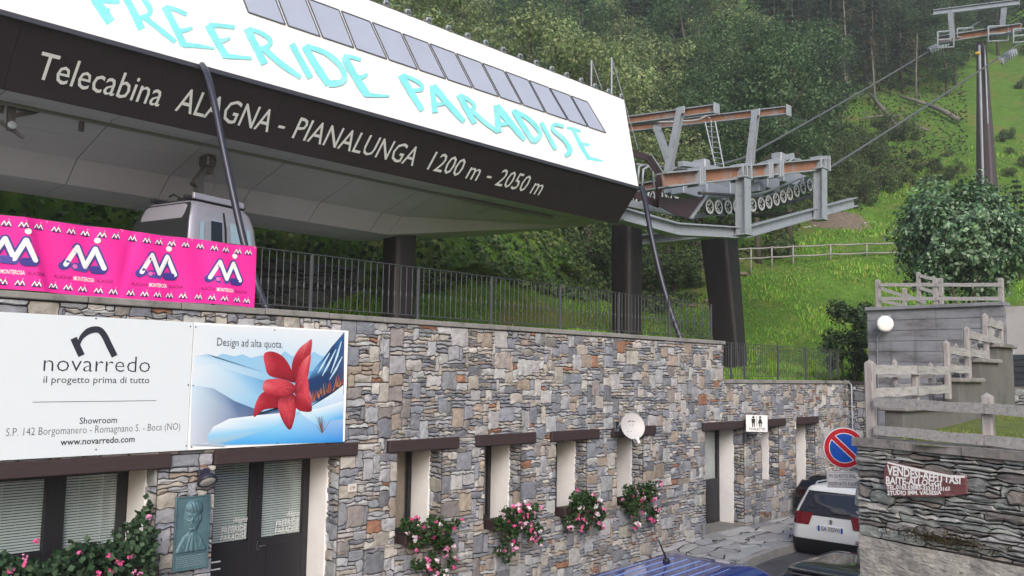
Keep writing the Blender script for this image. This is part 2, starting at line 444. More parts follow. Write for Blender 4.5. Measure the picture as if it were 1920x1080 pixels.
tag(pv.build('pavement', [mat('flagstone', attr=True, rough=.85, var=.2, scale=6, bump=.004, bscale=30, spec=.3), M_MORTAR]), kind='structure')

# ------------------------------------------------------------ stone building
bld = thing('stone_building', 'long grey rubble stone building with dark timber lintels and flower windows', 'building', (12,0,0))
LX = dict(W1=(8.44,9.38), W2=(10.33,11.25), W3=(12.17,13.09), W4=(14.03,14.95), TD=(17.33,19.11), TW=(19.97,20.89), LD=(21.82,22.98), MD=(5.45,7.39), LW=(0.2,4.69))
ZB = dict(W1=.93,W2=.93,W3=.95,W4=.97,TD=0.0,TW=.94,LD=0.0,MD=-.9,LW=1.22)
ZT = 2.34; X0=-1.0; Z0=-1.3
holes=[(a-X0,b-X0,ZB[k]-Z0,ZT-Z0) for k,(a,b) in LX.items()]
LINT = [(0.0,4.83),(5.40,7.66),(8.24,9.70),(10.10,11.57),(11.99,13.41),(13.83,15.32),(17.19,21.16),(21.86,23.08)]
for a,b in LINT: holes.append((a-X0,b-X0,ZT-Z0-.001,2.50-Z0))
XE=18.15
holes.append((XE-X0, 40, 3.42-Z0, 9))
wl = MB(); r_=random.Random(11)
masonry(wl,(X0,0,Z0),(1,0,0),(0,0,1),(0,-1,0),25.2-X0,4.34-Z0,holes,.064,.062,r_,PAL_F,.011,(.008,.036),big=(2,6,1,5))
# stone-lined jambs on the far side of each opening, near jambs plain
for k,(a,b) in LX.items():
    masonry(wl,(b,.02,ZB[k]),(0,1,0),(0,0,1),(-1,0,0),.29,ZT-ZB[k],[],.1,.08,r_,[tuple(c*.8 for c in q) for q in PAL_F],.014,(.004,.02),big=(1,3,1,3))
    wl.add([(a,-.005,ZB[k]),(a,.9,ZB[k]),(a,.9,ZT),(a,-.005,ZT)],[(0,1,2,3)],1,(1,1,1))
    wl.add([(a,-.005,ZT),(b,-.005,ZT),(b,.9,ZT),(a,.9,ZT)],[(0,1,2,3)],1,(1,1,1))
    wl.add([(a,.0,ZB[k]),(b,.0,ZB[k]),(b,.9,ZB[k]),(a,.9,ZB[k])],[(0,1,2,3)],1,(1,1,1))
masonry(wl,(XE,0,3.45),(0,1,0),(0,0,1),(1,0,0),.5,.88,[],.09,.07,r_,PAL_F,.016,(.006,.03))
wl.box((X0,.28,4.0),(XE,.30,4.30),1,(1,1,1))
masonry(wl,(X0,4,Z0),(0,-1,0),(0,0,1),(-1,0,0),4,4.34-Z0,[],.1,.08,r_,PAL_F,.016,(.006,.03))
wl.build('wall',[M_STONE,M_MORTAR],bld)
cp=MB(); x=X0
r_=random.Random(5)
while x<XE+.03:
    L=r_.uniform(.9,1.4); q=min(x+L,XE+.05); cp.bbox((x+.004,-.06,4.345+r_.uniform(0,.006)),(q-.004,.34,4.432+r_.uniform(-.004,.004)),.01); x=q
cp.build('coping',M_COPING,bld)
cp=MB(); x=XE+.052
while x<25.2:
    L=r_.uniform(.9,1.4); q=min(x+L,25.25); cp.bbox((x+.004,-.06,3.43),(q-.004,.34,3.52+r_.uniform(-.004,.004)),.01); x=q
cp.build('coping',M_COPING,bld)
for i,(a,b) in enumerate(LINT):
    l=MB(); n=14; ex=.05+.012*(i%3)
    l.bbox((a+.004,-.075-.004*(i%2),ZT+.004),(b-.004,.3,2.53+.006*(i%2)),.012)
    l.build('lintel',M_LINTEL,bld)
# plaster reveals
for k,(a,b) in LX.items():
    pl=MB(); z0,z1=ZB[k]+.002,ZT-.002; n=24; vs=[]; rr=random.Random(hash(k)%7 if False else len(k)+ord(k[1])); off=0
    for j in range(n+1):
        off=.6*off+rr.uniform(-.012,.012); z=z0+(z1-z0)*j/n
        vs += [(b-.035,.29+off,z),(b-.035,.80,z),(b+.05,.29+off,z)]
    fs=[]
    for j in range(n): fs += [(3*j,3*j+1,3*j+4,3*j+3),(3*j+2,3*j,3*j+3,3*j+5)]
    pl.add(vs,fs); pl.build('plaster_reveal',M_PLASTER,bld)
# sills
for k in ('W1','W2','W3','W4','TW'):
    a,b=LX[k]; sl_=MB(); sl_.bbox((a-.03,-.05,ZB[k]-.05),(b+.03,.72,ZB[k]+.004),.008); sl_.build('sill',M_COPING,bld)
for k in ('TD','LD'):
    a,b=LX[k]; sl_=MB(); sl_.bbox((a+.005,-.04,-.12),(b-.005,.75,.035),.008); sl_.build('threshold',M_COPING,bld)
# rooms behind the openings
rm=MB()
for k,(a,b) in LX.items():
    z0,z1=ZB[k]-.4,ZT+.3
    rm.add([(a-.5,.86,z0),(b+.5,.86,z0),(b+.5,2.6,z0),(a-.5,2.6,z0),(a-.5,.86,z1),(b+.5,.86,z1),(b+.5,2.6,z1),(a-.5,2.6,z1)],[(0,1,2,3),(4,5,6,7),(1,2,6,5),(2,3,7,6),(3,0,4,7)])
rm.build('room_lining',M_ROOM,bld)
M_CURT=mat('beige_curtain', s(168,140,110), .9, var=.25, scale=14, stretch=(6,1,.3))
def window(x0,x1,z0,z1,y,kind='window',fw=.07,inner=None,door=False,solid=0,blind='blind',nsl=None):
    """frame with pane, slat blind or curtain behind it"""
    f=MB()
    f.bbox((x0,y,z0),(x0+fw,y+.06,z1),.005); f.bbox((x1-fw,y,z0),(x1,y+.06,z1),.005)
    f.bbox((x0+fw+.001,y+.002,z1-fw),(x1-fw-.001,y+.058,z1),.005); f.bbox((x0+fw+.001,y+.002,z0),(x1-fw-.001,y+.058,z0+fw+solid),.005)
    if solid:
        f.box((x0+fw+.1,y-.006,z0+fw+.12),(x1-fw-.1,y+.002,z0+fw+solid-.12))
    fo=f.build(kind,M_FRAME,bld)
    g=MB(); g.box((x0+fw-.005,y+.03,z0+fw+solid-.005),(x1-fw+.005,y+.036,z1-fw+.005)); g.build('pane',M_GLASS,fo)
    if blind=='blind':
        bm=MB(); z=z0+fw+solid+.01
        while z<z1-fw-.01:
            bm.add([(x0+fw,y+.075,z),(x1-fw,y+.075,z),(x1-fw,y+.093,z+.022),(x0+fw,y+.093,z+.022)],[(0,1,2,3)]); z+=.034
        for q in (.28,.72):
            xx=x0+fw+(x1-x0-2*fw)*q; bm.box((xx-.004,y+.07,z0+fw+solid),(xx+.004,y+.073,z1-fw))
        bm.build('blind',M_BLIND,fo)
    elif blind=='curtain':
        bm=MB(); n=40; vs=[]
        for i in range(n+1):
            xx=x0+fw+(x1-x0-2*fw)*i/n; yy=y+.12+.02*math.sin(i*1.7)
            vs += [(xx,yy,z0+.02),(xx,yy,z1-.02)]
        bm.add(vs,[(2*i,2*i+2,2*i+3,2*i+1) for i in range(n)]); bm.build('curtain',M_CURT,fo,smooth=True)
    elif blind=='panel':
        bm=MB(); bm.box((x0+fw,y+.07,z0+solid+fw),(x1-fw,y+.075,z1-fw)); bm.build('blind',M_BLIND,fo)
    return fo
for k in ('W1','W2','W3'):
    a,b=LX[k]; window(a,b-.036,ZB[k]+.004,ZT-.002,.73,fw=.075,blind='curtain')
a,b=LX['W4']; window(a,b-.036,ZB['W4']+.004,ZT-.002,.73,fw=.075,blind='panel')
a,b=LX['TW']; window(a,b-.036,ZB['TW']+.004,ZT-.002,.6,fw=.075,blind='panel')
# wide office window: three leaves between dark posts
a,b=LX['LW']; yw=.80
edges=[(0.3,1.5),(1.5,3.00),(3.0,4.655)]
px_l=[P(x,950,'Y',yw).x for x in (80,112,215,245)]
window(.2,1.9,ZB['LW'],ZT-.002,yw); window(1.902,px_l[1]-.05,ZB['LW'],ZT-.004,yw,fw=.12); window(px_l[1]-.05+.001,4.65,ZB['LW'],ZT-.002,yw,fw=.11)
# entrance: two glazed leaves over solid lower panels
a,b=LX['MD']; yd=.72
xm0,xm1=P(470,950,'Y',yd).x,P(490,950,'Y',yd).x; xm=(xm0+xm1)/2; xr=7.35
zp=P(540,1003,'Y',yd).z
d1=window(a+.1,xm,-.88,ZT-.002,yd,'door',fw=.09,solid=zp+.88-.09); d2=window(xm+.002,xr,-.88,ZT-.002,yd,'door',fw=.1,solid=zp+.88-.1)
M_WLET=mat('white_lettering', s(238,238,238), .5)
for dd,xe in ((d1,xm-.1),(d2,xr-.13)):
    lt=MB()
    text(lt,'Alagna',(xe-.24,yd+.026,zp+.27),(1,0,0),(0,0,1),.22,.075,0,shear=.45)
    text(lt,'FREERIDE',(xe-.40,yd+.026,zp+.135),(1,0,.02),(0,0,1),.38,.085,0,bold=.0)
    text(lt,'PARADISE',(xe-.41,yd+.026,zp+.03),(1,0,.02),(0,0,1),.39,.085,0,bold=.0)
    lt.build('lettering',M_WLET,dd)
hd=MB(); hd.bbox((xm+.03,yd-.03,zp-.16),(xm+.07,yd-.002,zp-.02),.006); hd.tube([(xm+.05,yd-.03,zp-.09),(xm+.05,yd-.07,zp-.09),(xm+.14,yd-.07,zp-.09)],.011,8); hd.build('handle',M_IRON,d2,smooth=True)
for zz in (.24,.34):
    hd=MB(); hd.bbox((a+.36,yd-.02,zp-zz),(a+.50,yd-.002,zp-zz+.02),.004); hd.build('strip',M_WHITE,d1)
# toilet door and the last door
a,b=LX['TD']
td=window(a,19.07,.036,ZT-.002,.66,'door',fw=.1,solid=.95,blind='panel')
a,b=LX['LD']; window(a,22.94,.036,ZT-.002,.55,'door',fw=.1,solid=.95,blind='panel')
# ------------------------------------------------------------ return wall and concrete wall closing the yard
rw=MB(); r_=random.Random(21)
masonry(rw,(25.2,-.70,-.4),(0,1,0),(0,0,1),(-1,0,0),.70,3.82,[],.09,.07,r_,[tuple(c*.72 for c in q) for q in PAL_F],.016,(.006,.03))  # facade stone tones darkened: the corner's shade is in the colour
rw.box((25.14,-.70,3.42),(25.6,0.0,3.50),1,(1,1,1)); rw.box((25.23,-.70,-.4),(25.6,0,3.42),1,(1,1,1))
rwo=rw.build('stone_wall',[M_STONE,M_MORTAR]); tag(rwo,'short shaded stone wall with a pipe closing the yard corner','wall')
pp=MB(); pp.tube([(25.12,-.14,.1),(25.12,-.14,3.40),(25.12,-.02,3.5),(25.2,.1,3.54)],.02,8); tag(pp.build('drain_pipe',M_GALV,smooth=True),'thin grey pipe running down the shaded yard corner','pipe')
def conc_mat():
    m=mat('board_marked_concrete', s(134,137,146), .9, var=.2, scale=2.2, bump=.004, bscale=20, dirt=s(88,86,90), dscale=1.1, stretch=(.6,.6,2.4), dthr=(.46,.66), streak=.5)
    return m
M_CONC=conc_mat()
cw=MB(); yA,yB=-.70,-4.28; zt=5.55
nb=20
for i in range(nb):      # boards left their print: each course stands a little in or out
    z0=-.4+(zt+.4)*i/nb; z1=-.4+(zt+.4)*(i+1)/nb; o=random.Random(i).uniform(0,.012)
    cw.box((25.0+o,yB,z0+.014),(25.4,yA,z1))
cw.box((25.035,yB+.01,-.4),(25.39,yA-.01,zt-.01))
cwo=thing('concrete_wall','stained board-marked concrete retaining wall behind the stairs, wooden fence on top','wall',(25.2,-2.5,0))
cw.build('wall',M_CONC,cwo)
c2=MB(); c2.bbox((24.9,yB-.02,zt+.002),(25.5,yA+.03,zt+.10),.012); c2.build('coping',M_CONC,cwo)
# lighter wall to the right, set back
c3=MB(); c3.box((25.12,-9.5,-.2),(25.5,yB-.003,zt-.02)); c3o=c3.build('concrete_wall',mat('pale_concrete',s(168,166,168),.9,var=.12,scale=2,dirt=s(128,126,126),dscale=.8)); tag(c3o,'paler plain concrete wall set back at the right edge','wall')
# round white antenna on the concrete wall
an=thing('round_antenna','round white antenna drum on a bracket on the concrete wall','antenna',(24.7,-1.2,4.9))
c=P(1660,607,'X',24.62); d_=(CAM-c).normalized()
ax_=Vector((-.75,-.55,.0)).normalized()
q=MB(); q.lathe(c-ax_*.16,ax_,[(0,.19),(.02,.225),(.15,.23),(.19,.215),(.21,.17),(.22,.02)],28); q.build('drum',M_WHITE,an,smooth=True)
q=MB(); q.tube([c-ax_*.14,c-ax_*.2+Vector((.1,.12,0)),(24.98,c.y+.2,c.z)],.025,8); q.tube([(24.95,c.y+.22,c.z-.25),(24.95,c.y+.22,c.z+.28)],.03,8); q.tube([(24.95,c.y+.22,c.z+.22),(24.9,c.y-.05,c.z+.25)],.018,8)
q.tube([(24.96,c.y+.24,c.z-.2),(24.97,c.y+.38,c.z-.4),(24.97,c.y+.40,1.0)],.014,6); q.build('bracket',M_GALV,an,smooth=True)

# ------------------------------------------------------------ railings on the terrace
def railing(name,label,x0,x1,z0,z1,posts,y,knob,group):
    r=thing(name,label,'railing',((x0+x1)/2,y,z0),group)
    q=MB(); q.bbox((x0,y-.022,z1-.012),(x1,y+.022,z1),.004); q.build('handrail',M_IRON,r)
    q=MB(); q.bbox((x0,y-.012,z0+.08),(x1,y+.012,z0+.095),.003); q.bbox((x0,y-.01,z1-.12),(x1,y+.01,z1-.108),.003) if not knob else None; q.build('bottom_rail',M_IRON,r)
    for p in posts:
        q=MB(); q.bbox((p-.022,y-.024,z0),(p+.022,y+.020,z1-.013),.004); q.build('post',M_IRON,r)
    ed=sorted(posts)
    for a,b in zip(ed[:-1],ed[1:]):
        n=max(2,round((b-a)/.118)); q=MB()
        for i in range(1,n):
            xx=a+(b-a)*i/n
            q.tube([(xx,y,z0+.09),(xx,y,z1-.012)],.0075,5,caps=False)
            if knob: q.lathe((xx,y,z0+.36),(0,0,1),[(0,.008),(.02,.016),(.035,.01),(.05,.022),(.065,.01),(.08,.016),(.1,.008)],6,capend=False)
        q.build('baluster_panel',M_IRON,r,smooth=True)
    return r
railing('railing','long iron railing with knobbed balusters along the terrace edge above the stone facade',-.9,18.16,4.43,5.325,[-.9,.9,2.4,3.9,5.45,6.97,9.02,10.72,12.6,14.48,16.35,18.13],.3,True,None)
railing('railing','lower iron railing with plain bars beside the leaning dark column',18.2,25.3,3.52,4.435,[18.22,19.05,19.7,21.48,23.11,24.7,25.25],.3,False,None)

# ------------------------------------------------------------ pink banner
M_BANNER=mat('banner_print', attr=True, rough=.65, trans=.0, var=.05, scale=1.5)
PINK=s(246,40,160); PURP=s(72,62,150); WHT=s(240,240,240); DK=s(70,30,110)
bx0,bx1,bz0,bz1=1.35,6.03,4.455,5.32
def bf(x,z,off=0):
    t=(z-bz0)/(bz1-bz0)
    y=.235+.02*math.sin(x*5.1+1.2+t*1.1)*(1-.5*t)+.012*math.sin(x*13+z*3)+.014*math.exp(-((x-4.15-.18*t)/.07)**2)-.03*math.exp(-((x-3.3+.25*t)/.06)**2)
    zz=z+.012*math.sin(x*2.6)*(1-t)-.012*abs(math.sin((x-2.2)*3.2))*t
    return Vector((x,y-off,zz))
ban=thing('advertising_banner','bright pink banner of repeated mountain logos tied along the terrace railing','banner',(4.1,.2,4.45))
q=MB(); nx,nz=180,22
vs=[bf(bx0+(bx1-bx0)*i/nx,bz0+(bz1-bz0)*j/nz) for i in range(nx+1) for j in range(nz+1)]
q.add(vs,[(i*(nz+1)+j,(i+1)*(nz+1)+j,(i+1)*(nz+1)+j+1,i*(nz+1)+j+1) for i in range(nx) for j in range(nz)],0,PINK)
def cap_stroke(q,pts,wd,col,fn,off,n=6):
    """ribbon with round ends, laid on the cloth"""
    for (p0,p1) in zip(pts[:-1],pts[1:]):
        p0,p1=np.array(p0,float),np.array(p1,float); L=np.linalg.norm(p1-p0); d=(p1-p0)/max(L,1e-6); a=np.array([-d[1],d[0]])
        out=[]
        for k in range(n+1):
            th=math.pi/2+math.pi*k/n; out.append(p0+(d*math.cos(th)+a*math.sin(th))*wd)
        for k in range(n+1):
            th=-math.pi/2+math.pi*k/n; out.append(p1+(d*math.cos(th)+a*math.sin(th))*wd)
        # subdivide long side by fan from both ends via centre points
        q.add([fn(x,z,off) for x,z in out],[tuple(range(len(out)))],0,col); off+=.0006
    return off
def logo(q,cx,cz,h,small=False):
    f=lambda x,z,off: bf(cx+x*h,cz+z*h,off)
    M=[(-.64,-.30),(-.27,.40),(.05,-.30),(.36,.40),(.70,-.30)]
    n=3 if small else 8
    o=cap_stroke(q,M,.155,PURP if not small else DK,f,.004,n)
    if not small:
        o=cap_stroke(q,[(-.72,-.36),(-.6,-.3)],.16,PURP,f,o,n)
        o=cap_stroke(q,[(-.30,-.34),(.05,-.36)],.15,s(84,76,165),f,o,n)
        o=cap_stroke(q,[(.36,-.38),(.66,-.38)],.15,s(60,52,140),f,o,n)
        o=cap_stroke(q,[(-.32,-.34),(-.31,-.34)],.085,s(230,110,190),f,o,n)
    else:
        o=cap_stroke(q,[(-.5,-.36),(.6,-.36)],.13,DK,f,o,n)
    o=cap_stroke(q,M,.085,WHT,f,o+.001,n)
    o=cap_stroke(q,[(.40,.72),(.41,.72)],.11,WHT if not small else s(245,180,215),f,o,n)
def cx_at(px,py): return P(px,py,'Y',.22).x
small_x=[cx_at(px,py) for px,py in [(12,412),(43,415),(73,418),(106,424),(134,428),(161,432),(191,436),(217,440),(249,444),(275,448),(299,451),(323,454),(348,457),(376,460),(401,462),(423,464),(447,466),(466,468)]]
small_x=[small_x[0]-.2*(i+1) for i in range(7)]+small_x
for xx in small_x:
    logo(q,xx,5.225,.07,True); logo(q,xx+.01,4.535,.07,True)
lx=[cx_at(px,py) for px,py in [(24,478),(159,490),(297,505),(422,517)]]
for xx in [lx[0]-.85]+lx:
    logo(q,xx,4.915,.33)
    f=lambda a,b,x0=xx: bf(x0-.33+a,4.665+b,.006)
    text(q,'ALAGNA',(0,0,0),(1,0,0),(0,0,1),.2,.045,0,col=s(120,30,110),fn=lambda a,b,x0=xx: bf(x0-.33+a,4.636+b,.005))
    text(q,'MONTEROSA',(0,0,0),(1,0,0),(0,0,1),.245,.048,0,bold=.02,col=WHT,fn=lambda a,b,x0=xx: bf(x0-.11+a,4.635+b,.005))
    text(q,'ALAGNA',(0,0,0),(1,0,0),(0,0,1),.19,.045,0,col=s(120,30,110),fn=lambda a,b,x0=xx: bf(x0+.16+a,4.636+b,.005))
q.build('printed_cloth',M_BANNER,ban)
q=MB()
for xx in (1.42,2.3,3.3,4.17,5.08,6.0):
    q.tube([bf(xx,5.30,.004),bf(xx,5.30,-.03)+Vector((0,.03,.03)),bf(xx,5.30,.0)+Vector((0,0,.015))],.006,5)
q.build('tie',M_WHITE,ban)

# ------------------------------------------------------------ advertising board
brd=thing('advertising_board','wide white and blue advertising board with a red flower on the stone wall','billboard',(5,-.05,3.4))
yB_=-.075; xL,xSeam,xR=1.2,5.02,7.41; zb,ztp=2.555,4.185
q=MB(); q.bbox((xL,yB_,zb),(xSeam-.004,-.038,ztp),.003); pl_=q.build('panel',mat('white_board',s(222,230,237),.4),brd)
INK=mat('dark_ink',s(38,40,54),.6)
lt=MB(); yi=yB_-.002
def btext(st,l,r,y_base,y_cap,bold=0.0,shear=0):
    a=P(l,y_base,'Y',yi); b=P(r,y_base,'Y',yi); c_=P(l,y_cap,'Y',yi)
    text(lt,st,(a.x,yi,a.z),(1,0,0),(0,0,1),b.x-a.x,c_.z-a.z,0,shear,bold)
btext('novarredo',81,281,696,664,-.012)
# taller ascender on the d is part of the font; slogan, address
btext('il progetto prima di tutto',81,280,718,705)
btext('Showroom',149,219,795,783,.006)
btext('S.P. 142 Borgomanero - Romagnano S. - Boca (NO)',11,337,818,803,-.012)
btext('www.novarredo.com',113,252,835,823,.014)
a=P(61,754,'Y',yi); b=P(293,754,'Y',yi); lt.box((a.x,yi-.0005,a.z-.003),(b.x,yi,a.z+.003))
# italic n mark, drawn as one thick stroke
def pxstroke(q,pts,wpx,plane,col=None,mat=0,off0=0.0,doff=.0012,n=None,caps=True):
    """ribbon drawn in image measure, laid on a plane (p0, normal)"""
    p0,nn=plane; k=len(pts); ws=wpx if isinstance(wpx,(list,tuple)) else [wpx]*k
    L=[];R=[]
    for i,(x,y) in enumerate(pts):
        x0,y0=pts[max(i-1,0)]; x1,y1=pts[min(i+1,k-1)]; dx,dy=x1-x0,y1-y0; l=math.hypot(dx,dy) or 1
        a,b=-dy/l*ws[i]/2,dx/l*ws[i]/2
        L.append((x+a,y+b)); R.append((x-a,y-b))
    vs=[PPL(x,y,p0+nn*off0,nn) for x,y in L+R]
    q.add(vs,[(i,i+1,k+i+1,k+i) for i in range(k-1)],mat,col)
def smooth(pts,n=4):
    out=[]
    for i in range(len(pts)-1):
        p0=pts[max(i-1,0)];p1=pts[i];p2=pts[i+1];p3=pts[min(i+2,len(pts)-1)]
        for k in range(n):
            t=k/n
            out.append(tuple(.5*((2*p1[j])+(-p0[j]+p2[j])*t+(2*p0[j]-5*p1[j]+4*p2[j]-p3[j])*t*t+(-p0[j]+3*p1[j]-3*p2[j]+p3[j])*t**3) for j in (0,1)))
    out.append(pts[-1]); return out
BP=(Vector((0,yi,0)),Vector((0,-1,0)))
pxstroke(lt,smooth([(138,634),(146,652),(153,667)]),[13]*9,BP,off0=0)
pxstroke(lt,smooth([(147,650),(152,634),(166,621),(184,618),(195,628),(205,648),(215,668)]),[4,5,6,7,8,9,10,11,12,12,12,12,12,12,12,12,12,12,12,12,12,12,12,12,12],BP,off0=.0012)
lt.build('lettering',INK,pl_)
# printed picture panel: hazy ridges, snow and a red flower
q=MB(); q.bbox((xSeam+.004,yB_,zb),(xR,-.038,ztp),.003,0,(1,1,1))
def poly(pts,off,grad=True):
    n=len(pts); cs=[p[2] for p in pts]
    q.add([PPL(p[0],p[1],Vector((0,yi-off,0)),Vector((0,-1,0))) for p in pts],[tuple(range(n))],0,[tuple(c) for c in cs])
def fanpoly(pts,centre,off):
    n=len(pts); vs=[PPL(p[0],p[1],Vector((0,yi-off,0)),Vector((0,-1,0))) for p in pts]+[PPL(centre[0],centre[1],Vector((0,yi-off,0)),Vector((0,-1,0)))]
    for i in range(n):
        j=(i+1)%n; q.add([vs[i],vs[j],vs[n]],[(0,1,2)],0,[tuple(pts[i][2]),tuple(pts[j][2]),tuple(centre[2])])
Wt,Sk,B1,B2,B3,NV=s(225,232,240),s(205,226,242),s(150,198,232),s(96,160,214),s(46,92,150),s(30,58,104)
qd=lambda a,b,c,d,off:poly([a,b,c,d],off)
qd((364,608,Wt),(646,622,Wt),(645,700,s(180,216,240)),(360,690,Wt),.0002)
qd((360,690,Wt),(645,700,s(180,216,240)),(643,829,s(40,150,230)),(356,838,s(214,222,234)),.0002)
# far ridges
fanpoly([(366,668,Sk),(390,664,B1),(402,670,B1),(418,663,B1),(440,668,B1),(455,664,B1),(470,671,B1),(490,666,B1),(520,672,B1),(534,658,B1),(548,668,B1),(590,660,B1),(604,668,B1),(645,664,B1),(645,740,B2),(480,740,B1),(362,700,Wt)],(500,700,B1),.0006)
fanpoly([(360,690,Wt),(400,682,Sk),(450,700,B1),(500,715,B2),(540,700,B2),(640,690,B2),(640,790,B2),(450,790,B1),(358,760,Sk)],(480,745,B1),.0010)
fanpoly([(359,722,Sk),(400,728,s(150,176,206)),(440,752,s(88,116,156)),(500,775,s(72,98,140)),(560,760,NV),(600,740,NV),(640,735,B3),(640,800,B3),(470,815,s(96,116,156)),(357,836,s(206,212,226))],(450,785,s(110,130,168)),.0014)
# steep mountain on the right
fanpoly([(646,622,B3),(636,634,B3),(622,650,NV),(606,672,B3),(590,690,B2),(575,716,NV),(585,750,NV),(612,756,NV),(644,735,s(70,70,90))],(622,695,NV),.0018)
for a,b,c_ in [((640,640),(632,668),(620,700)),((630,655),(615,685),(604,705)),((642,668),(630,692),(618,712)),((618,662),(604,686),(596,700))]:
    pxstroke(q,[a,b,c_],[1.5,4,1],(Vector((0,yi-.0022,0)),Vector((0,-1,0))),col=s(190,220,240))
# orange grass on the slope
rr=random.Random(4)
for i in range(46):
    t=rr.random(); x=583+t*60; y=752-t*32+rr.uniform(-2,4)
    pxstroke(q,[(x,y),(x+rr.uniform(-5,5),y-rr.uniform(6,20))],[1.6,.5],(Vector((0,yi-.0024-.00001*i,0)),Vector((0,-1,0))),col=rr.choice([s(190,90,50),s(150,80,50),s(210,130,80),s(90,60,50)]))
# snow
SW,SB,SD=s(228,238,246),s(70,170,236),s(150,205,240)
fanpoly([(644,722,SW),(620,740,SW),(590,755,SD),(560,762,SW),(520,775,SW),(470,780,SW),(430,785,SW),(400,800,SW),(388,818,SD),(392,834,s(170,190,210)),(420,834,SB),(500,832,SB),(643,828,s(40,140,225))],(520,800,s(140,205,244)),.0028)
fanpoly([(560,772,SW),(600,765,SW),(643,752,SW),(643,785,SB),(590,795,SD)],(600,778,s(180,222,246)),.0031)
# the flower
RD,R2,R3,R4=s(160,28,46),s(204,70,84),s(116,16,32),s(226,122,128)
def petal(pts,c,off):
    """painted petal: smooth outline, colour blended from rim to middle"""
    n=len(pts); out=[]
    for i in range(n):
        p0,p1,p2,p3=pts[i-1],pts[i],pts[(i+1)%n],pts[(i+2)%n]
        for k in range(5):
            t=k/5; cr=lambda j:.5*((2*p1[j])+(-p0[j]+p2[j])*t+(2*p0[j]-5*p1[j]+4*p2[j]-p3[j])*t*t+(-p0[j]+3*p1[j]-3*p2[j]+p3[j])*t**3)
            out.append((cr(0),cr(1),tuple(p1[2][m]*(1-t)+p2[2][m]*t for m in range(3))))
    N_=len(out); rings=[]
    for f in (1.0,.72,.42,.12):
        g=(1-f)**.8
        rings.append([(c[0]+(x-c[0])*f,c[1]+(y-c[1])*f,tuple(cc[m]*(1-g)+(c[2][m]*.9+cc[m]*.1)*g for m in range(3))) for x,y,cc in out])
    A=Vector((0,yi-off,0)); nn=Vector((0,-1,0))
    for ri in range(3):
        for i in range(N_):
            j=(i+1)%N_; qq=(rings[ri][i],rings[ri][j],rings[ri+1][j],rings[ri+1][i])
            q.add([PPL(p[0],p[1],A,nn) for p in qq],[(0,1,2,3)],0,[p[2] for p in qq])
    q.add([PPL(p[0],p[1],A,nn) for p in rings[3]],[tuple(range(N_))],0,[p[2] for p in rings[3]])
    for i in range(0,9):      # brush grain along the petal
        p=out[(i*N_)//9]; pxstroke(q,[(p[0]*.8+c[0]*.2,p[1]*.8+c[1]*.2),(p[0]*.25+c[0]*.75,p[1]*.25+c[1]*.75)],[.5,1.6],(Vector((0,yi-off-.00006,0)),nn),col=tuple(min(1,x*1.12) for x in c[2]))
petal([(495,664,R2),(510,659,RD),(530,668,RD),(545,690,RD),(550,716,R3),(535,712,R3),(505,704,RD),(497,685,R2)],(520,688,RD),.0034)
petal([(548,715,R3),(548,680,RD),(560,655,R2),(575,642,R4),(585,637,R2),(582,665,RD),(570,690,RD),(560,712,R3)],(566,675,RD),.0037)
petal([(553,738,R3),(556,705,RD),(566,680,R2),(578,667,R4),(583,668,R2),(580,690,RD),(575,715,R2),(563,745,R3)],(568,705,R2),.0040)
petal([(560,735,RD),(575,705,R2),(580,735,R2),(585,768,RD),(570,764,RD),(556,745,R3)],(572,745,R2),.0043)
petal([(495,735,RD),(480,755,R2),(476,782,RD),(495,768,RD),(530,762,R3),(528,742,R3)],(500,755,RD),.0046)
petal([(530,742,R3),(521,758,R2),(528,785,RD),(543,806,R3),(552,785,RD),(556,750,RD),(548,738,R3)],(540,768,R2),.0049)
petal([(552,745,R3),(558,768,RD),(585,770,R3),(565,738,R2)],(566,758,RD),.0051)
petal([(493,722,R4),(500,712,R2),(530,711,R2),(552,722,RD),(555,734,R3),(535,743,RD),(505,740,RD),(494,732,R2)],(522,726,R2),.0053)
for i in range(16):
    a=rr.uniform(-1,1); pxstroke(q,[(604,812),(604+a*16,812-rr.uniform(10,34))],[1.2,.5],(Vector((0,yi-.0050-.00001*i,0)),Vector((0,-1,0))),col=s(110,80,80))
poly([(356,834,s(160,172,190)),(395,832,s(170,186,204)),(425,834,s(190,206,222)),(420,838,s(150,166,186)),(390,842,s(150,160,180))][:4],.0052)
pn=q.build('panel',M_PAINTED,brd)
l2=lt; yi-=.007; lt=MB(); btext('Design ad alta quota.',407,530,648,633,-.008); lt.build('lettering',INK,pn)
q=MB()
for px,py in [(357,612),(367,613),(353,722),(362,723),(349,836),(359,838),(515,619),(520,831),(180,843),(180,597)]:
    c=P(px,py,'Y',yB_-.001); q.lathe(c,(0,-1,0),[(0,.010),(.008,.008)],8)
q.build('screw',M_IRON,brd)
# ------------------------------------------------------------ things on the facade
# wall lamp
c=P(374,893,'Y',-.0); lp=thing('wall_lamp','round dark outdoor wall lamp above the bronze plaque','lamp',(c.x,0,c.z))
q=MB(); q.bbox((c.x-.06,-.10,c.z+.0),(c.x+.10,-.03,c.z+.09),.02); q.build('bracket',mat('dark_violet_metal',s(44,42,58),.45),lp)
ax_=Vector((.0,-.62,-.78)).normalized(); c2=Vector((c.x+.02,-.13,c.z+.02))
q=MB(); q.lathe(c2,ax_,[(0,.05),(.02,.10),(.075,.125),(.1,.128),(.1,.108),(.09,.104)],24); q.build('housing',MT['dark_violet_metal'],lp,smooth=True)
q=MB(); q.lathe(c2+ax_*.088,ax_,[(0,.104),(.01,.10),(.022,.06),(.026,.01)],24); q.build('lens',mat('frosted_glass',s(190,188,186),.3),lp,smooth=True)
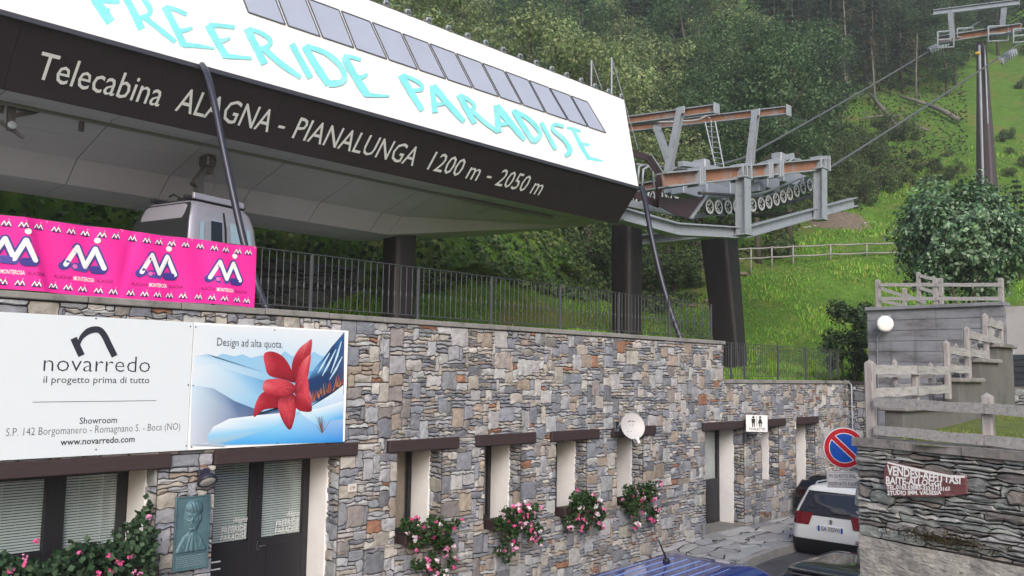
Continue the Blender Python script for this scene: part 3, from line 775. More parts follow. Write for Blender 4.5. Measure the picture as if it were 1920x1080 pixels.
# house number plate
c=P(661,915,'Y',-.05); hn=thing('house_number','small white house number plate reading 19','number plate',(c.x,-.04,c.z))
q=MB(); q.bbox((c.x-.075,-.052,c.z-.06),(c.x+.075,-.036,c.z+.06),.006); q.build('plate',mat('enamel',s(214,208,204),.3),hn)
q=MB(); text(q,'19',(c.x-.035,-.0535,c.z-.03),(1,0,0),(0,0,1),.07,.062); q.box((c.x-.06,-.0535,c.z-.005),(c.x-.05,-.053,c.z+.005)); q.box((c.x+.05,-.0535,c.z-.005),(c.x+.06,-.053,c.z+.005)); q.build('lettering',mat('brown_ink',s(90,60,56),.6),hn)
# bronze relief plaque: a height field with a bust
M_BRZ=mat('green_bronze',s(92,124,134),.55,metal=.35,var=.3,scale=6,dirt=s(60,78,92),dscale=3,bump=.003,bscale=30)
pa=P(330,933,'Y',-.05); pb=P(394,928,'Y',-.05); pc=P(392,1062,'Y',-.05); pX0,pX1=pa.x,pb.x; pZ1=pa.z; pZ0=pc.z; zs=P(393,1030,'Y',-.05).z
pq=thing('memorial_plaque','green bronze plaque with raised bust of a man in glasses','plaque',((pX0+pX1)/2,-.04,pZ0))
def g_(u,v,cx,cy,rx,ry,h,p=2.0):
    d=((u-cx)/rx)**2+((v-cy)/ry)**2
    return h*np.sqrt(np.clip(1-d,0,1))**(2/p) if True else 0
nu,nv=90,130
uu,vv=np.meshgrid(np.linspace(0,1,nu),np.linspace(0,1,nv),indexing='ij')
def relief(u,v):
    h=np.zeros_like(u)
    def up(e): 
        nonlocal h; h=np.maximum(h,e)
    # shoulders and jacket
    sh=np.where((v<.36)&(np.abs(u-.5)<.47*np.sqrt(np.clip((.38-v)/.34,0,1))+.0),.020,0); up(sh)
    up(np.where((np.abs(u-.5)<.14)&(v<.44)&(v>.2),.024,0))      # neck
    up(g_(u,v,.50,.64,.24,.30,.045))                           # head
    up(g_(u,v,.50,.50,.17,.15,.046))                           # jaw
    up(g_(u,v,.72,.62,.05,.08,.04))                            # ear
    hair=g_(u,v,.54,.80,.27,.15,.054); hair=np.where((v>.74)|(u>.66),hair,0); up(hair)
    up(g_(u,v,.44,.585,.045,.09,.062)); up(g_(u,v,.44,.54,.06,.035,.06))   # nose
    h=h-g_(u,v,.45,.455,.09,.018,.016)                          # mouth
    up(np.where(np.abs(v-.425)<.018,g_(u,v,.45,.425,.08,.03,.052),0))
    for ex in (.35,.55):
        d=np.hypot((u-ex)/1.0,(v-.635)/.66); h=np.where(np.abs(d-.085)<.013,h+.010,h)
        h=np.where(np.hypot(u-ex,(v-.635)*.8)<.03,h+.004,h)
    h=np.where((np.abs(v-.65)<.010)&(u>.64)&(u<.74),h+.008,h)
    h=np.where((np.abs(v-.715-.02*np.sin(u*9))<.012)&(np.abs(u-.45)<.17),h+.007,h)
    h=h+np.where((v>.74)&(u>.3),.004*np.sin(u*60+v*25),0)*(h>.02)
    # lapels and tie
    for sgn in (-1,1):
        d=np.abs((u-.5)*sgn-(.06+.36*(.33-v))); h=np.where((d<.016)&(v<.33),h+.012,h)
        d=np.abs((u-.5)*sgn-(.30-.5*np.abs(v-.2))); h=np.where((d<.012)&(v<.3)&(v>.1),h+.009,h)
    h=np.where((np.abs(u-.5)<.035+.03*(.33-v))&(v<.36),h+.012,h)
    h=np.where(v<.012,0,h); return h
hh=relief(uu,vv); k=np.ones(3)/3
for _ in range(2):
    for axis in (0,1): hh=np.apply_along_axis(lambda m_: np.convolve(np.pad(m_,1,mode='edge'),k,'valid'),axis,hh)
q=MB(); yq=-.062
vs=[(pX0+.02+(pX1-pX0-.04)*uu[i,j], yq-hh[i,j]*1.0, zs+(pZ1-.02-zs)*vv[i,j]) for i in range(nu) for j in range(nv)]
q.add(vs,[(i*nv+j,(i+1)*nv+j,(i+1)*nv+j+1,i*nv+j+1) for i in range(nu-1) for j in range(nv-1)])
q.build('relief',M_BRZ,pq,smooth=True)
q=MB(); q.bbox((pX0,-.060,pZ0),(pX1,-.030,pZ1),.004)
for lo,hi in (((pX0,-.075,pZ0),(pX0+.014,-.0605,pZ1)),((pX1-.014,-.075,pZ0),(pX1,-.0605,pZ1)),((pX0+.015,-.074,pZ1-.014),(pX1-.015,-.0605,pZ1)),((pX0+.015,-.074,pZ0),(pX1-.015,-.0605,pZ0+.014)),((pX0+.015,-.073,zs-.012),(pX1-.015,-.0605,zs))): q.bbox(lo,hi,.003)
q.build('frame',M_BRZ,pq)
q=MB(); rr=random.Random(9)      # worn raised lines of the inscription, too weathered to read
for i in range(6):
    z=pZ0+.04+i*(zs-pZ0-.08)/5.5; x=pX0+.035
    while x<pX1-.05:
        l=rr.uniform(.012,.05); l=min(l,pX1-.035-x); q.bbox((x,-.0655,z),(x+l,-.0605,z+.013),.002); x+=l+rr.uniform(.008,.014)
q.build('worn_inscription',mat('pale_bronze',s(128,150,158),.5,metal=.3),pq)
# satellite dish
c=P(1184,800,'Y',-.52); ds=thing('satellite_dish','round white satellite dish on an arm in front of a lintel','satellite dish',(c.x,0,c.z))
ax_=Vector((-.42,-.86,.22)).normalized()
q=MB(); prof=[(.065*(r/.25)**2-.0,r) for r in (.005,.05,.10,.15,.20,.235,.25)]
q.lathe(c,ax_,prof,32,capend=False); q.lathe(c,ax_,[(h-.006,r) for h,r in prof],32,capend=False); q.lathe(c,ax_,[(.065,.25),(.072,.254),(.068,.260),(.058,.255)],32,capend=False)
q.build('reflector',mat('dish_paint',s(196,194,196),.45,var=.06,scale=5),ds,smooth=True)
q=MB(); b=c-ax_*.02; q.tube([b,b-ax_*.12,(c.x+.1,-.05,c.z-.02)],.022,8); q.bbox((c.x+.04,-.10,c.z-.12),(c.x+.16,-.075,c.z+.08),.004); q.build('bracket',M_GALV,ds,smooth=True)
dn=Vector((0,0,-1)); f0=c+dn*.24+ax_*.06; f1=c+dn*.31+ax_*.28
q=MB(); q.tube([f0,f0+dn*.1+ax_*.1,f1],.016,8); q.build('feed_arm',MT['dish_paint'],ds,smooth=True)
q=MB(); q.lathe(f1,(c-f1).normalized(),[(-.08,.03),(-.03,.03),(0,.025),(.03,.04),(.06,.042)],14); q.build('receiver_head',M_WHITE,ds,smooth=True)
# small dark marks printed on the dish
q=MB()
t_u=ax_.cross(Vector((0,0,1))).normalized()*-1; t_v=t_u.cross(ax_)*-1
if t_v.z<0: t_v=-t_v
if t_u.x<0: t_u=-t_u
for dx,dz,wd in ((-.06,.10,.025),(-.02,.11,.03),(.03,.105,.025),(.07,.10,.018)):
    rr2=math.hypot(dx,dz); p0=c+t_u*dx+t_v*dz+ax_*(.075*(rr2/.3)**2+.006)
    q.add([p0-t_u*wd/2-t_v*.012,p0+t_u*wd/2-t_v*.012,p0+t_u*wd/2+t_v*.012,p0-t_u*wd/2+t_v*.012],[(0,1,2,3)])
for dx,dz in ((-.04,.03),(.03,.03),(-.10,-.10),(-.02,-.10)):
    rr2=math.hypot(dx,dz); p0=c+t_u*dx+t_v*dz+ax_*(.075*(rr2/.3)**2+.005); q.lathe(p0,ax_,[(0,.008),(.003,.008)],8)
q.build('marking',M_BLACK,ds)
# toilet sign box hung from a bracket, facing down the street
a=P(1404,779,'Y',-.40); b=P(1434,780,'Y',-.40); c_=P(1404,808,'Y',-.40)
sg=thing('toilet_sign','square white toilet sign box hanging from the timber lintel','sign',(19.1,0,a.z))
nrm=Vector((-.80,-.60,0)); ru=Vector((.60,-.80,0))
cc=(P(1419,794,'Y',-.40)); Wd=.50; Hd=a.z-c_.z+.03
o=cc-ru*Wd/2-Vector((0,0,Hd/2))
q=MB(); vs=[o,o+ru*Wd,o+ru*Wd+Vector((0,0,Hd)),o+Vector((0,0,Hd))]; q.prism(vs,-nrm*.09); q.build('panel',M_WHITE,sg)
q=MB(); k=Vector((0,0,1))
for sx,skirt in ((.17,0),(.33,1)):
    b0=o+ru*sx+nrm*.003
    q.lathe(b0+k*.345,nrm,[(0,.028),(.002,.028)],14)
    if skirt: q.add([b0-ru*.022+k*.31,b0+ru*.022+k*.31,b0+ru*.055+k*.20,b0-ru*.055+k*.20],[(0,1,2,3)])
    else: q.add([b0-ru*.045+k*.31,b0+ru*.045+k*.31,b0+ru*.038+k*.2,b0-ru*.038+k*.2],[(0,1,2,3)])
    for l in (-1,1): q.add([b0+ru*(l*.022-.013)+k*.2,b0+ru*(l*.022+.013)+k*.2,b0+ru*(l*.018+.010)+k*.11,b0+ru*(l*.018-.010)+k*.11],[(0,1,2,3)])
q.add([o+ru*.245+nrm*.003+k*.13,o+ru*.255+nrm*.003+k*.13,o+ru*.255+nrm*.003+k*.37,o+ru*.245+nrm*.003+k*.37],[(0,1,2,3)])
text(q,'TOILETTE',o+ru*.06+nrm*.003+k*.035,ru,k,.38,.055,bold=.01); q.build('lettering',M_BLACK,sg)
q=MB(); q.tube([cc-nrm*.045-k*Hd*.5,cc-nrm*.045-k*(Hd*.5+.08),Vector((cc.x+.1,-.06,cc.z-Hd*.5-.12))],.03,8); q.bbox((cc.x+.0,-.10,cc.z-Hd*.5-.22),(cc.x+.2,-.045,cc.z-Hd*.5-.03),.01); q.build('bracket',M_IRON,sg)

# ------------------------------------------------------------ foliage helpers
def leaves(cen, nrm, size, ncol, aspect=.6, jitter=.6, droop=0):
    """quads (pointed leaves) centred on cen, roughly facing nrm"""
    n=len(cen); nr=nrm+NP.normal(0,jitter,(n,3)); nr/=np.linalg.norm(nr,axis=1)[:,None]+1e-9
    t=NP.normal(0,1,(n,3)); t[:,2]-=droop; t-=nr*(t*nr).sum(1)[:,None]; t/=np.linalg.norm(t,axis=1)[:,None]+1e-9
    b=np.cross(nr,t); sz=(size*NP.uniform(.6,1.35,n))[:,None]
    p=np.stack([cen-t*sz*.5, cen+b*sz*aspect*.5+nr*sz*.06, cen+t*sz*.5, cen-b*sz*aspect*.5+nr*sz*.06],1)
    return p.reshape(-1,3)
def pick(pal,n,spread=.18):
    pal=np.array(pal); c=pal[NP.integers(0,len(pal),n)]*NP.uniform(1-spread,1+spread,(n,1)); return np.clip(c,0.002,1)
def ball(n):
    d=NP.normal(0,1,(n,3)); return d/np.linalg.norm(d,axis=1)[:,None]
G_GER=[s(46,74,38),s(58,88,44),s(38,62,34),s(74,100,56)]
PK=[s(244,120,178),s(248,160,204),s(238,96,160)]; WP=[s(244,236,242),s(240,210,226)]
def blossom_heads(n,cen,rad,pal,per=7,size=.045):
    d=ball(n*per)*NP.uniform(.3,1,(n*per,1))*rad; c=np.repeat(cen,per,0)+d
    return leaves(c,d/ (np.linalg.norm(d,axis=1)[:,None]+1e-6)+np.array([0,-.6,.2]),size,0,.9,.4), np.repeat(pick(pal,n,.1),per,0)
def flower_box(label,xa,xb,zsill,hang,mix,rng_seed):
    t=thing('flower_box',label,'flower box',((xa+xb)/2,-.1,zsill),'flower boxes on the narrow window sills')
    q=MB(); q.bbox((xa+.06,-.20,zsill+.006),(xb-.08,.06,zsill+.17),.012); q.build('trough',mat('dark_trough',s(50,34,36),.6),t)
    cx=(xa+xb)/2-.0; n=2300
    lob=[]
    rr=random.Random(rng_seed)
    for i in range(16): lob.append((rr.uniform(xa+.06,xb-.02),rr.uniform(-.32,-.10),zsill+rr.uniform(-.02,.34),rr.uniform(.10,.17)))
    for i in range(12): 
        u=rr.random(); lob.append((rr.uniform(xa+.10,xb+.08),rr.uniform(-.36,-.18),zsill-u*hang,rr.uniform(.07,.14)*(1.1-.5*u)))
    for i in range(5): lob.append((xb-.05+rr.uniform(-.05,.22),-.28+rr.uniform(-.06,.06),zsill+rr.uniform(-.3,.4),rr.uniform(.05,.09)))
    lob=np.array(lob); w_=lob[:,3]**2; ids=NP.choice(len(lob),n,p=w_/w_.sum()); d=ball(n)*(NP.uniform(.45,1.05,(n,1))); cen=lob[ids,:3]+d*lob[ids,3:4]
    cen=cen[cen[:,1]<-.04]; m=len(cen)
    v=leaves(cen,np.tile([0,-.5,.5],(m,1))+ball(m)*.5,.062,0,.8,.5); leaf_obj('foliage',v,4,M_LEAF,pick(G_GER,m,.3),t)
    ids=NP.choice(len(lob),58); d=ball(58); d[:,1]=-np.abs(d[:,1]); cen=lob[ids,:3]+d*lob[ids,3:4]*1.08
    k=int(58*mix); v1,c1=blossom_heads(k,cen[:k],.042,PK,9,.05); v2,c2=blossom_heads(58-k,cen[k:],.042,WP,9,.05)
    leaf_obj('blossoms',np.concatenate([v1,v2]),4,mat('petal',attr=True,rough=.6,trans=.3),np.concatenate([c1,c2]),t)
flower_box('flower box with long trailing pink and white blooms, nearest the entrance door',8.44,9.38,.93,.72,.70,1)
flower_box('flower box heavy with pink blooms, second narrow window from entrance',10.33,11.25,.93,.55,.66,2)
flower_box('low flower box with white blooms in the middle, left of satellite dish window',12.17,13.09,.95,.25,.60,3)
flower_box('small flower box on the narrow window right under the satellite dish',14.03,14.95,.97,.40,.62,4)
# long geranium trough under the office window
t=thing('flower_trough','long dense trough of ivy-leaved geraniums below the office window','flower box',(3,-.1,1.0))
q=MB(); q.bbox((.6,-.26,1.0),(4.66,.05,1.22),.015); q.build('trough',MT['dark_trough'],t)
n=11000; x=NP.uniform(.8,4.60,n); hgt=.44+.09*np.sin(x*2.3+.4)*np.sin(x*1.1)+.08*np.sin(x*7.1); u=NP.random(n)
cen=np.stack([x,-.18+NP.normal(0,.12,n),.80+(hgt+.36)*u+NP.normal(0,.03,n)-.1],1)
# vine climbing to the pillar
m=150; tt=NP.random(m); cx=np.interp(tt,[0,.5,1],[4.15,4.36,4.56])+NP.normal(0,.05,m); cz=np.interp(tt,[0,.5,1],[1.45,1.62,1.88])+NP.normal(0,.08,m)
cen=np.concatenate([cen,np.stack([cx,-.1+NP.normal(0,.06,m),cz],1)]); n=len(cen)
leaf_obj('foliage',leaves(cen,np.tile([0,-.6,.5],(n,1))+ball(n)*.4,.075,0,.9,.5),4,M_LEAF,pick([s(48,72,50),s(62,90,62),s(36,56,38),s(84,108,80)],n,.3),t)
cen=np.array([list(P(x,y,'Y',-.40)) for x,y in ((48,1044),(46,1058),(245,1045),(203,1042),(218,1050),(226,1057),(208,1072),(250,1074),(262,1076),(186,1076),(280,968),(70,1015),(150,1035),(20,1070))])
v1,c1=blossom_heads(len(cen),cen,.036,PK,9,.038); leaf_obj('blossoms',v1,4,MT['petal'],c1,t)

# ------------------------------------------------------------ no parking sign and plate, on the side of the garden wall
z_s=11.4
c=PZ(1583,840,z_s); R_=.27
ps=thing('no_parking_sign','round red and blue no parking sign beside the garden wall','road sign',(c.x,c.y,c.z))
n_=Vector((-.80,-.60,0)).normalized(); ru=Vector((.60,-.80,0)); k=Vector((0,0,1))
q=MB(); q.lathe(c,n_,[(-.012,R_),(0,R_+.004),(.003,R_)],40); q.build('backing',M_GALV,ps,smooth=False)
M_RED=mat('sign_red',s(196,28,48),.4,dirt=s(220,160,160),dscale=9,dthr=(.62,.7)); M_BLUE=mat('sign_blue',s(20,86,190),.4,var=.1,scale=5,dirt=s(90,140,210),dscale=9,dthr=(.66,.74)); M_SW=mat('sign_white',s(246,244,246),.4)
q=MB(); q.lathe(c+n_*.0035,n_,[(0,R_-.003),(.0005,R_-.003)],40,1); q.lathe(c+n_*.0050,n_,[(0,R_-.012),(.0005,R_-.012)],40,0)
q.lathe(c+n_*.0065,n_,[(0,R_*.735),(.0005,R_*.735)],40,1); q.lathe(c+n_*.0080,n_,[(0,R_*.70),(.0005,R_*.70)],40,2)
d45=(ru*.72-k*.69).normalized(); e45=n_.cross(d45).normalized()
for wd,off,mm,L in ((.062,.0095,1,.685),(.047,.0110,0,.74)):
    o=c+n_*off; q.add([o-d45*R_*L-e45*wd/1.0*.62,o+d45*R_*L-e45*wd*.62,o+d45*R_*L+e45*wd*.62,o-d45*R_*L+e45*wd*.62],[(0,1,2,3)],mm)
q.build('face',[M_RED,M_SW,M_BLUE],ps)
pc=c-k*.415+n_*.004; Wp,Hp=.46,.215; o=pc-ru*Wp/2-k*Hp/2
q=MB(); q.prism([o,o+ru*Wp,o+ru*Wp+k*Hp,o+k*Hp],-n_*.012); q.build('plate',M_SW,ps)
q=MB(); text(q,'IN QUESTO SPAZIO',o+ru*.03+k*.135+n_*.003,ru,k,.40,.044); text(q,'RISERVATO FUNIVIA',o+ru*.025+k*.03+n_*.003,ru,k,.41,.044)
for p0,p1 in ((.012,.018),): 
    for a,b in (((.012,.012),(Wp-.012,.012)),((.012,Hp-.012),(Wp-.012,Hp-.012)),((.012,.012),(.012,Hp-.012)),((Wp-.012,.012),(Wp-.012,Hp-.012)),((.15,.11),(.30,.11))):
        q.beam(o+ru*a[0]+k*a[1]+n_*.002,o+ru*b[0]+k*b[1]+n_*.002,.003,.001,n_)
q.build('lettering',mat('sign_ink',s(40,50,70),.5),ps)
q=MB(); q.tube([c-n_*.03-k*.5+ru*.12,c-n_*.03+k*.18+ru*.12],.024,10); q.tube([c-n_*.03-k*.30+ru*.12,Vector((c.x+.2,-6.86,c.z-.30))],.018,8); q.tube([c-n_*.03-k*.05+ru*.12,Vector((c.x+.2,-6.86,c.z-.05))],.018,8); q.build('post',M_GALV,ps,smooth=True)
# ------------------------------------------------------------ vehicles
M_TYRE=mat('tyre',s(26,26,28),.85); M_RIM=mat('rim_metal',s(150,152,156),.35,metal=.8)
M_CGLASS=mat('car_glass',s(34,38,52),.06,spec=.9); M_CBLK=mat('black_plastic',s(32,33,36),.55)
M_LAMP=mat('red_lamp',s(112,14,28),.12,clear=.6); M_PLATE=mat('plate_white',s(226,228,232),.4); M_PBL=mat('plate_blue',s(30,70,170),.4)
def rrect(xr,xf,hw,r,z,crown=0,n=6):
    """plan outline, rear at xr, front at xf, half width hw"""
    pts=[]
    for (cx,cy,a0) in ((xf-r,hw-r,0),(xr+r,hw-r,90),(xr+r,-hw+r,180),(xf-r,-hw+r,270)):
        for i in range(n+1):
            a=math.radians(a0+90*i/n); pts.append((cx+r*math.cos(a),cy+r*math.sin(a),z))
    return pts
def loft(q,rings,mat=0,cap=True):
    n=len(rings[0]); vs=[p for r in rings for p in r]; fs=[]
    for i in range(len(rings)-1):
        for j in range(n): fs.append((i*n+j,i*n+(j+1)%n,(i+1)*n+(j+1)%n,(i+1)*n+j))
    if cap: fs.append(tuple(range(n))[::-1]); fs.append(tuple((len(rings)-1)*n+j for j in range(n)))
    q.add(vs,fs,mat)
def car(name,label,loc,rotz,paint,L=4.15,Wd=1.78,H=1.60,belt=1.02,suv=True,group=None,rf=0):
    t=thing(name,label,'car',loc,group,rotz)
    h=Wd/2; zr=H
    st=[(.26,.14,L-.12,h-.08,.18),(.34,.05,L-.03,h-.015,.2),(.50,.0,L,h,.22),(.62,.0,L,h,.22),(.80,.05,L-.04,h,.22),(belt-.10,.09,L-.18,h-.01,.20),(belt,.11,L-1.05+rf*.5,h-.03,.17),
        (belt+.06,.13,L-1.20+rf*.6,h-.055,.15),(belt+.2,.19,L-1.42+rf*.8,h-.11,.14),(zr-.16,.31,L-1.93+rf,h-.205,.14),(zr-.09,.33,L-2.05+rf,h-.235,.14),(zr-.045,.38,L-2.15+rf,h-.28,.14),(zr-.012,.48,L-2.25+rf,h-.36,.13),(zr,.7,L-2.5+rf,h-.52,.12)]
    q=MB(); loft(q,[rrect(a,b,c,r,z) for z,a,b,c,r in st]); bo=q.build('body',paint,t,smooth=True,local=True)
    zs_=[x[0] for x in st]
    def at(z,k): return float(np.interp(z,zs_,[x[k] for x in st]))
    # black lower cladding and bumpers
    q=MB(); rings=[rrect(at(z,1)-.018,at(z,2)+.018,at(z,3)+.014,at(z,4),z) for z in (.22,.34,.46,.56)]; loft(q,rings,cap=False); q.build('bumper',M_CBLK,t,smooth=True,local=True)
    def sx_(z,y,off=.008):
        hw=at(z,3); r=at(z,4); d=max(0,abs(y)-(hw-r)); return at(z,1)+r-math.sqrt(max(0,r*r-min(d,r)**2))-off
    # glass
    def band(z0,z1,side,u0,u1,off=.006,n=14):
        vs=[]; fs=[]
        for i in range(n+1):
            z=z0+(z1-z0)*i/n
            for j in range(n+1):
                u=u0+(u1-u0)*j/n
                if side=='rear': yy=u*(at(z,3)/h); vs.append((sx_(z,yy),yy,z))
                elif side=='front': vs.append((at(z,2)+off-.05*abs(u/max(abs(u0),abs(u1)))**4,u*(at(z,3)/h),z))
                else: vs.append((u+ (0 if side=='l' else 0),(at(z,3)+off)*(1 if side=='l' else -1),z))
        for i in range(n):
            for j in range(n): fs.append((i*(n+1)+j,i*(n+1)+j+1,(i+1)*(n+1)+j+1,(i+1)*(n+1)+j))
        return vs,fs
    q=MB(); q.add(*band(belt-.02,zr-.13,'rear',-h+.12,h-.12)); q.build('rear_window',M_CGLASS,t,smooth=True,local=True)
    q=MB(); q.add(*band(belt+.07,zr-.13,'front',-h+.10,h-.10)); q.build('windscreen',M_CGLASS,t,smooth=True,local=True)
    for sd in 'lr':
        q=MB()
        for a,b in ((.55,1.15),(1.2,1.98),(2.03,L-1.95)): q.add(*band(belt+.05,zr-.14,sd,a,b))
        q.build('side_windows',M_CGLASS,t,smooth=True,local=True)
    # tail lamps wrap the corner
    for sg in (1,-1):
        q=MB(); vs=[]; n=24
        for i,z in enumerate(np.linspace(belt-.22,belt+.03,5)):
            ring=[p for p in rrect(at(z,1)-.012,at(z,2),at(z,3)+.012,at(z,4),z,n=8)]
            seg=[p for p in ring if p[0]<.5 and p[1]*sg>h-.38 ]; seg=[(.42,sg*(at(z,3)+.012),z)]+seg+[(at(z,1)-.012,sg*(h-.30-.06*(z-belt+.2)),z),(at(z,1)-.012,sg*(h-.42-.3*(z-belt+.2)),z)]
            seg=sorted(seg,key=lambda p:-(p[0]+p[1]*sg)); sh=.06*i/4
            xs_=np.interp(np.linspace(0,1,n),np.linspace(0,1,len(seg)),[p[0] for p in seg]); ys_=np.interp(np.linspace(0,1,n),np.linspace(0,1,len(seg)),[p[1] for p in seg])
            vs += [(a,b,z) for a,b in zip(xs_,ys_)]
        q.add(vs,[(i*n+j,i*n+j+1,(i+1)*n+j+1,(i+1)*n+j) for i in range(4) for j in range(n-1)]); q.build('tail_light',M_LAMP,t,smooth=True,local=True)
    for sg in (1,-1):
        for xx in (.78,L-.80):
            q=MB(); q.lathe((xx,sg*(h-.20),.33),(0,sg,0),[(0,.24),(.02,.32),(.08,.335),(.16,.335),(.21,.32),(.215,.22)],26); wh=q.build('wheel',M_TYRE,t,smooth=True,local=True)
            q=MB(); q.lathe((xx,sg*(h-.0),.33),(0,sg,0),[(-.02,.22),(.018,.215),(.005,.16),(.014,.06),(.02,.01)],20); q.build('rim',M_RIM,wh,smooth=True,local=True)
    return t,at,h
M_CARW=mat('white_car_paint',s(226,228,230),.25,clear=.7); M_CARD=mat('dark_car_paint',s(48,54,60),.2,metal=.3,clear=.9); M_CARB=mat('blue_car_paint',s(18,42,128),.25,clear=.8); M_CARK=mat('black_car_paint',s(26,26,30),.25,clear=.8)
suv,at_,h_=car('parked_car','white parked SUV seen from behind beyond the no parking sign','car' and (17.75,-2.72,-.36),0,M_CARW,H=1.66,belt=1.06)
q=MB(); zc=.80
q.bbox((-.022+at_(zc,1),-.275,zc-.06),(at_(zc,1)+.02,.275,zc+.06),.004); pt=q.build('licence_plate',M_PLATE,suv,local=True)
xp=at_(zc,1)-.0245
q=MB(); text(q,'GA 332VH',(xp,.20,zc-.038),(0,-1,0),(0,0,1),.40,.078,0,bold=.014)
q.build('lettering',M_BLACK,pt,local=True)
q=MB(); q.box((xp,.226,zc-.055),(xp+.001,.270,zc+.055)); q.box((xp,-.270,zc-.055),(xp+.001,-.226,zc+.055)); q.build('blue_band',M_PBL,pt,local=True)
q=MB(); q.tube([(at_(1.1,1)-.01,-.05,1.115),(at_(1.13,1)-.02,-.38,1.135)],.014,6); q.lathe((at_(1.11,1)-.005,-.05,1.11),(-1,0,0),[(0,.03),(.03,.02)],10); q.build('wiper',M_CBLK,suv,smooth=True,local=True)
# slanted S shaped emblem above the plate
q=MB(); ze=.945; xe=at_(ze,1)-.022
for (a,b,c,d) in (((.045,.03),(-.005,.05),(-.045,.03),(-.005,.012)),((.005,-.012),(.045,-.03),(.005,-.05),(-.045,-.03)),((.045,.03),(.012,.026),(-.045,-.03),(-.012,-.026))):
    q.prism([(xe,-p[0],ze+p[1]) for p in (a,b,c,d)],(.004,0,0))
q.build('emblem',M_RIM,suv,local=True)
q=MB(); q.bbox((at_(.9,1)-.01,.47,.84),(at_(.9,1)+.02,.62,.852),.002); q.build('badge',M_RIM,suv,local=True)
q=MB(); q.lathe((.62,0,1.655),(0,0,1),[(0,.035),(.02,.02)],10); q.tube([(.62,0,1.66),(.46,0,1.84)],.006,6); q.build('aerial',M_CBLK,suv,smooth=True,local=True)
q=MB()
for sg in (1,-1): q.tube([(.6,sg*(h_-.33),1.64),(.7,sg*(h_-.33),1.685),(2.0,sg*(h_-.34),1.685),(2.1,sg*(h_-.34),1.64)],.016,8)
q.build('roof_rail',M_GALV,suv,smooth=True,local=True)
q=MB()
for i in range(3): q.bbox((at_(.62,1)-.024,-h_+.1,.585+.025*i),(at_(.62,1)-.018,-h_+.34,.597+.025*i),.001)
q.bbox((at_(.4,1)-.03,.38,.47),(at_(.4,1)-.02,.6,.50),.003); q.build('reflector',MT['red_lamp'],suv,local=True)
# dark estate close to the garden wall
dk,at2,h2=car('parked_car','dark grey parked car half hidden by the garden wall at the lower edge','car' and (12.1,-5.05,-.56),0,M_CARD,L=4.1,Wd=1.74,H=1.38,belt=.90)
q=MB(); q.bbox((.22,-.55,1.295),(.50,.55,1.325),.012); q.build('spoiler',M_CARD,dk,local=True)
# blue car whose roof shows at the lower edge
bl,at3,h3=car('parked_car','blue parked car with ribbed roof and aerial in the lower foreground','car' and (6.9,-5.0,-.68),math.radians(4),M_CARB,L=4.3,Wd=1.85,H=2.0,belt=1.2,rf=.75)
q=MB()
for i in range(-3,4): q.bbox((.62,i*.155-.009,1.985 if abs(i)<3 else 1.978),(2.55-.05*abs(i),i*.155+.009,2.008 if abs(i)<3 else 2.0),.008)
q.build('roof_rib',mat('roof_rib_sky_glint',s(120,146,206),.25,clear=.6),bl,local=True)  # ribs paler than the body: sky reflection put into their colour
q=MB(); q.lathe((2.2,.28,2.0),(0,0,1),[(0,.05),(.04,.03)],10); q.tube([(2.2,.28,2.03),(2.02,.28,2.28)],.010,6); q.build('aerial',M_CBLK,bl,smooth=True,local=True)
# dark vehicle beyond the SUV
vk,_,_=car('parked_car','low black parked car against the building beyond the white SUV','car' and (21.2,-1.02,-.04),0,M_CARK,L=3.9,Wd=1.66,H=1.14,belt=.80)
for ch in vk.children:
    if ch.name.startswith('tail_light'): ch.data.materials[0]=mat('smoked_lamp',s(40,22,24),.15,clear=.6)

# ------------------------------------------------------------ garden wall with wooden sign
gA=PZ(1608,836,9.45); gB=PZ(1930,864,7.9)
gd=(gB-gA); gd.z=0; gd.normalize(); gn=Vector((gd.y,-gd.x,0)); 
if gn.x>0: gn=-gn
zt=2.86
gw=thing('garden_wall','dark rough dry stone garden wall with coping carrying a wooden sign','wall',(gA.x,gA.y-2,0))
q=MB(); r_=random.Random(31); zlow=1.90
gb=lambda a: Vector((gA.x,gA.y,0))+gd*a
masonry(q,gb(0)+Vector((0,0,zlow)),gd,(0,0,1),gn,4.6,zt-zlow,[],.085,.042,r_,PAL_D,.012,(.0,.04),big=(2,6,1,3),jit=.42,back=.03)
ROCK=[(i,j) for i in range(71) for j in range(47)]
def rk(a,z): return .035*math.sin(a*2.1+z*1.3)*math.sin(z*2.7+.5)+.018*math.sin(a*6.3+1)*math.sin(z*5.1+a)+.008*math.sin(a*17+z*3)*math.sin(z*13)-(.04 if abs(z-1.0-.12*math.sin(a*1.4))<.02 or abs(a-1.9-.1*math.sin(z*3))<.015 else 0)
q.add([gb(4.6*i/70)+gn*(.03+rk(4.6*i/70,-1.2+(zlow+1.2)*j/46))+Vector((0,0,-1.2+(zlow+1.2)*j/46)) for i,j in ROCK],[(i*47+j,(i+1)*47+j,(i+1)*47+j+1,i*47+j+1) for i in range(70) for j in range(46)],0,s(170,166,160))
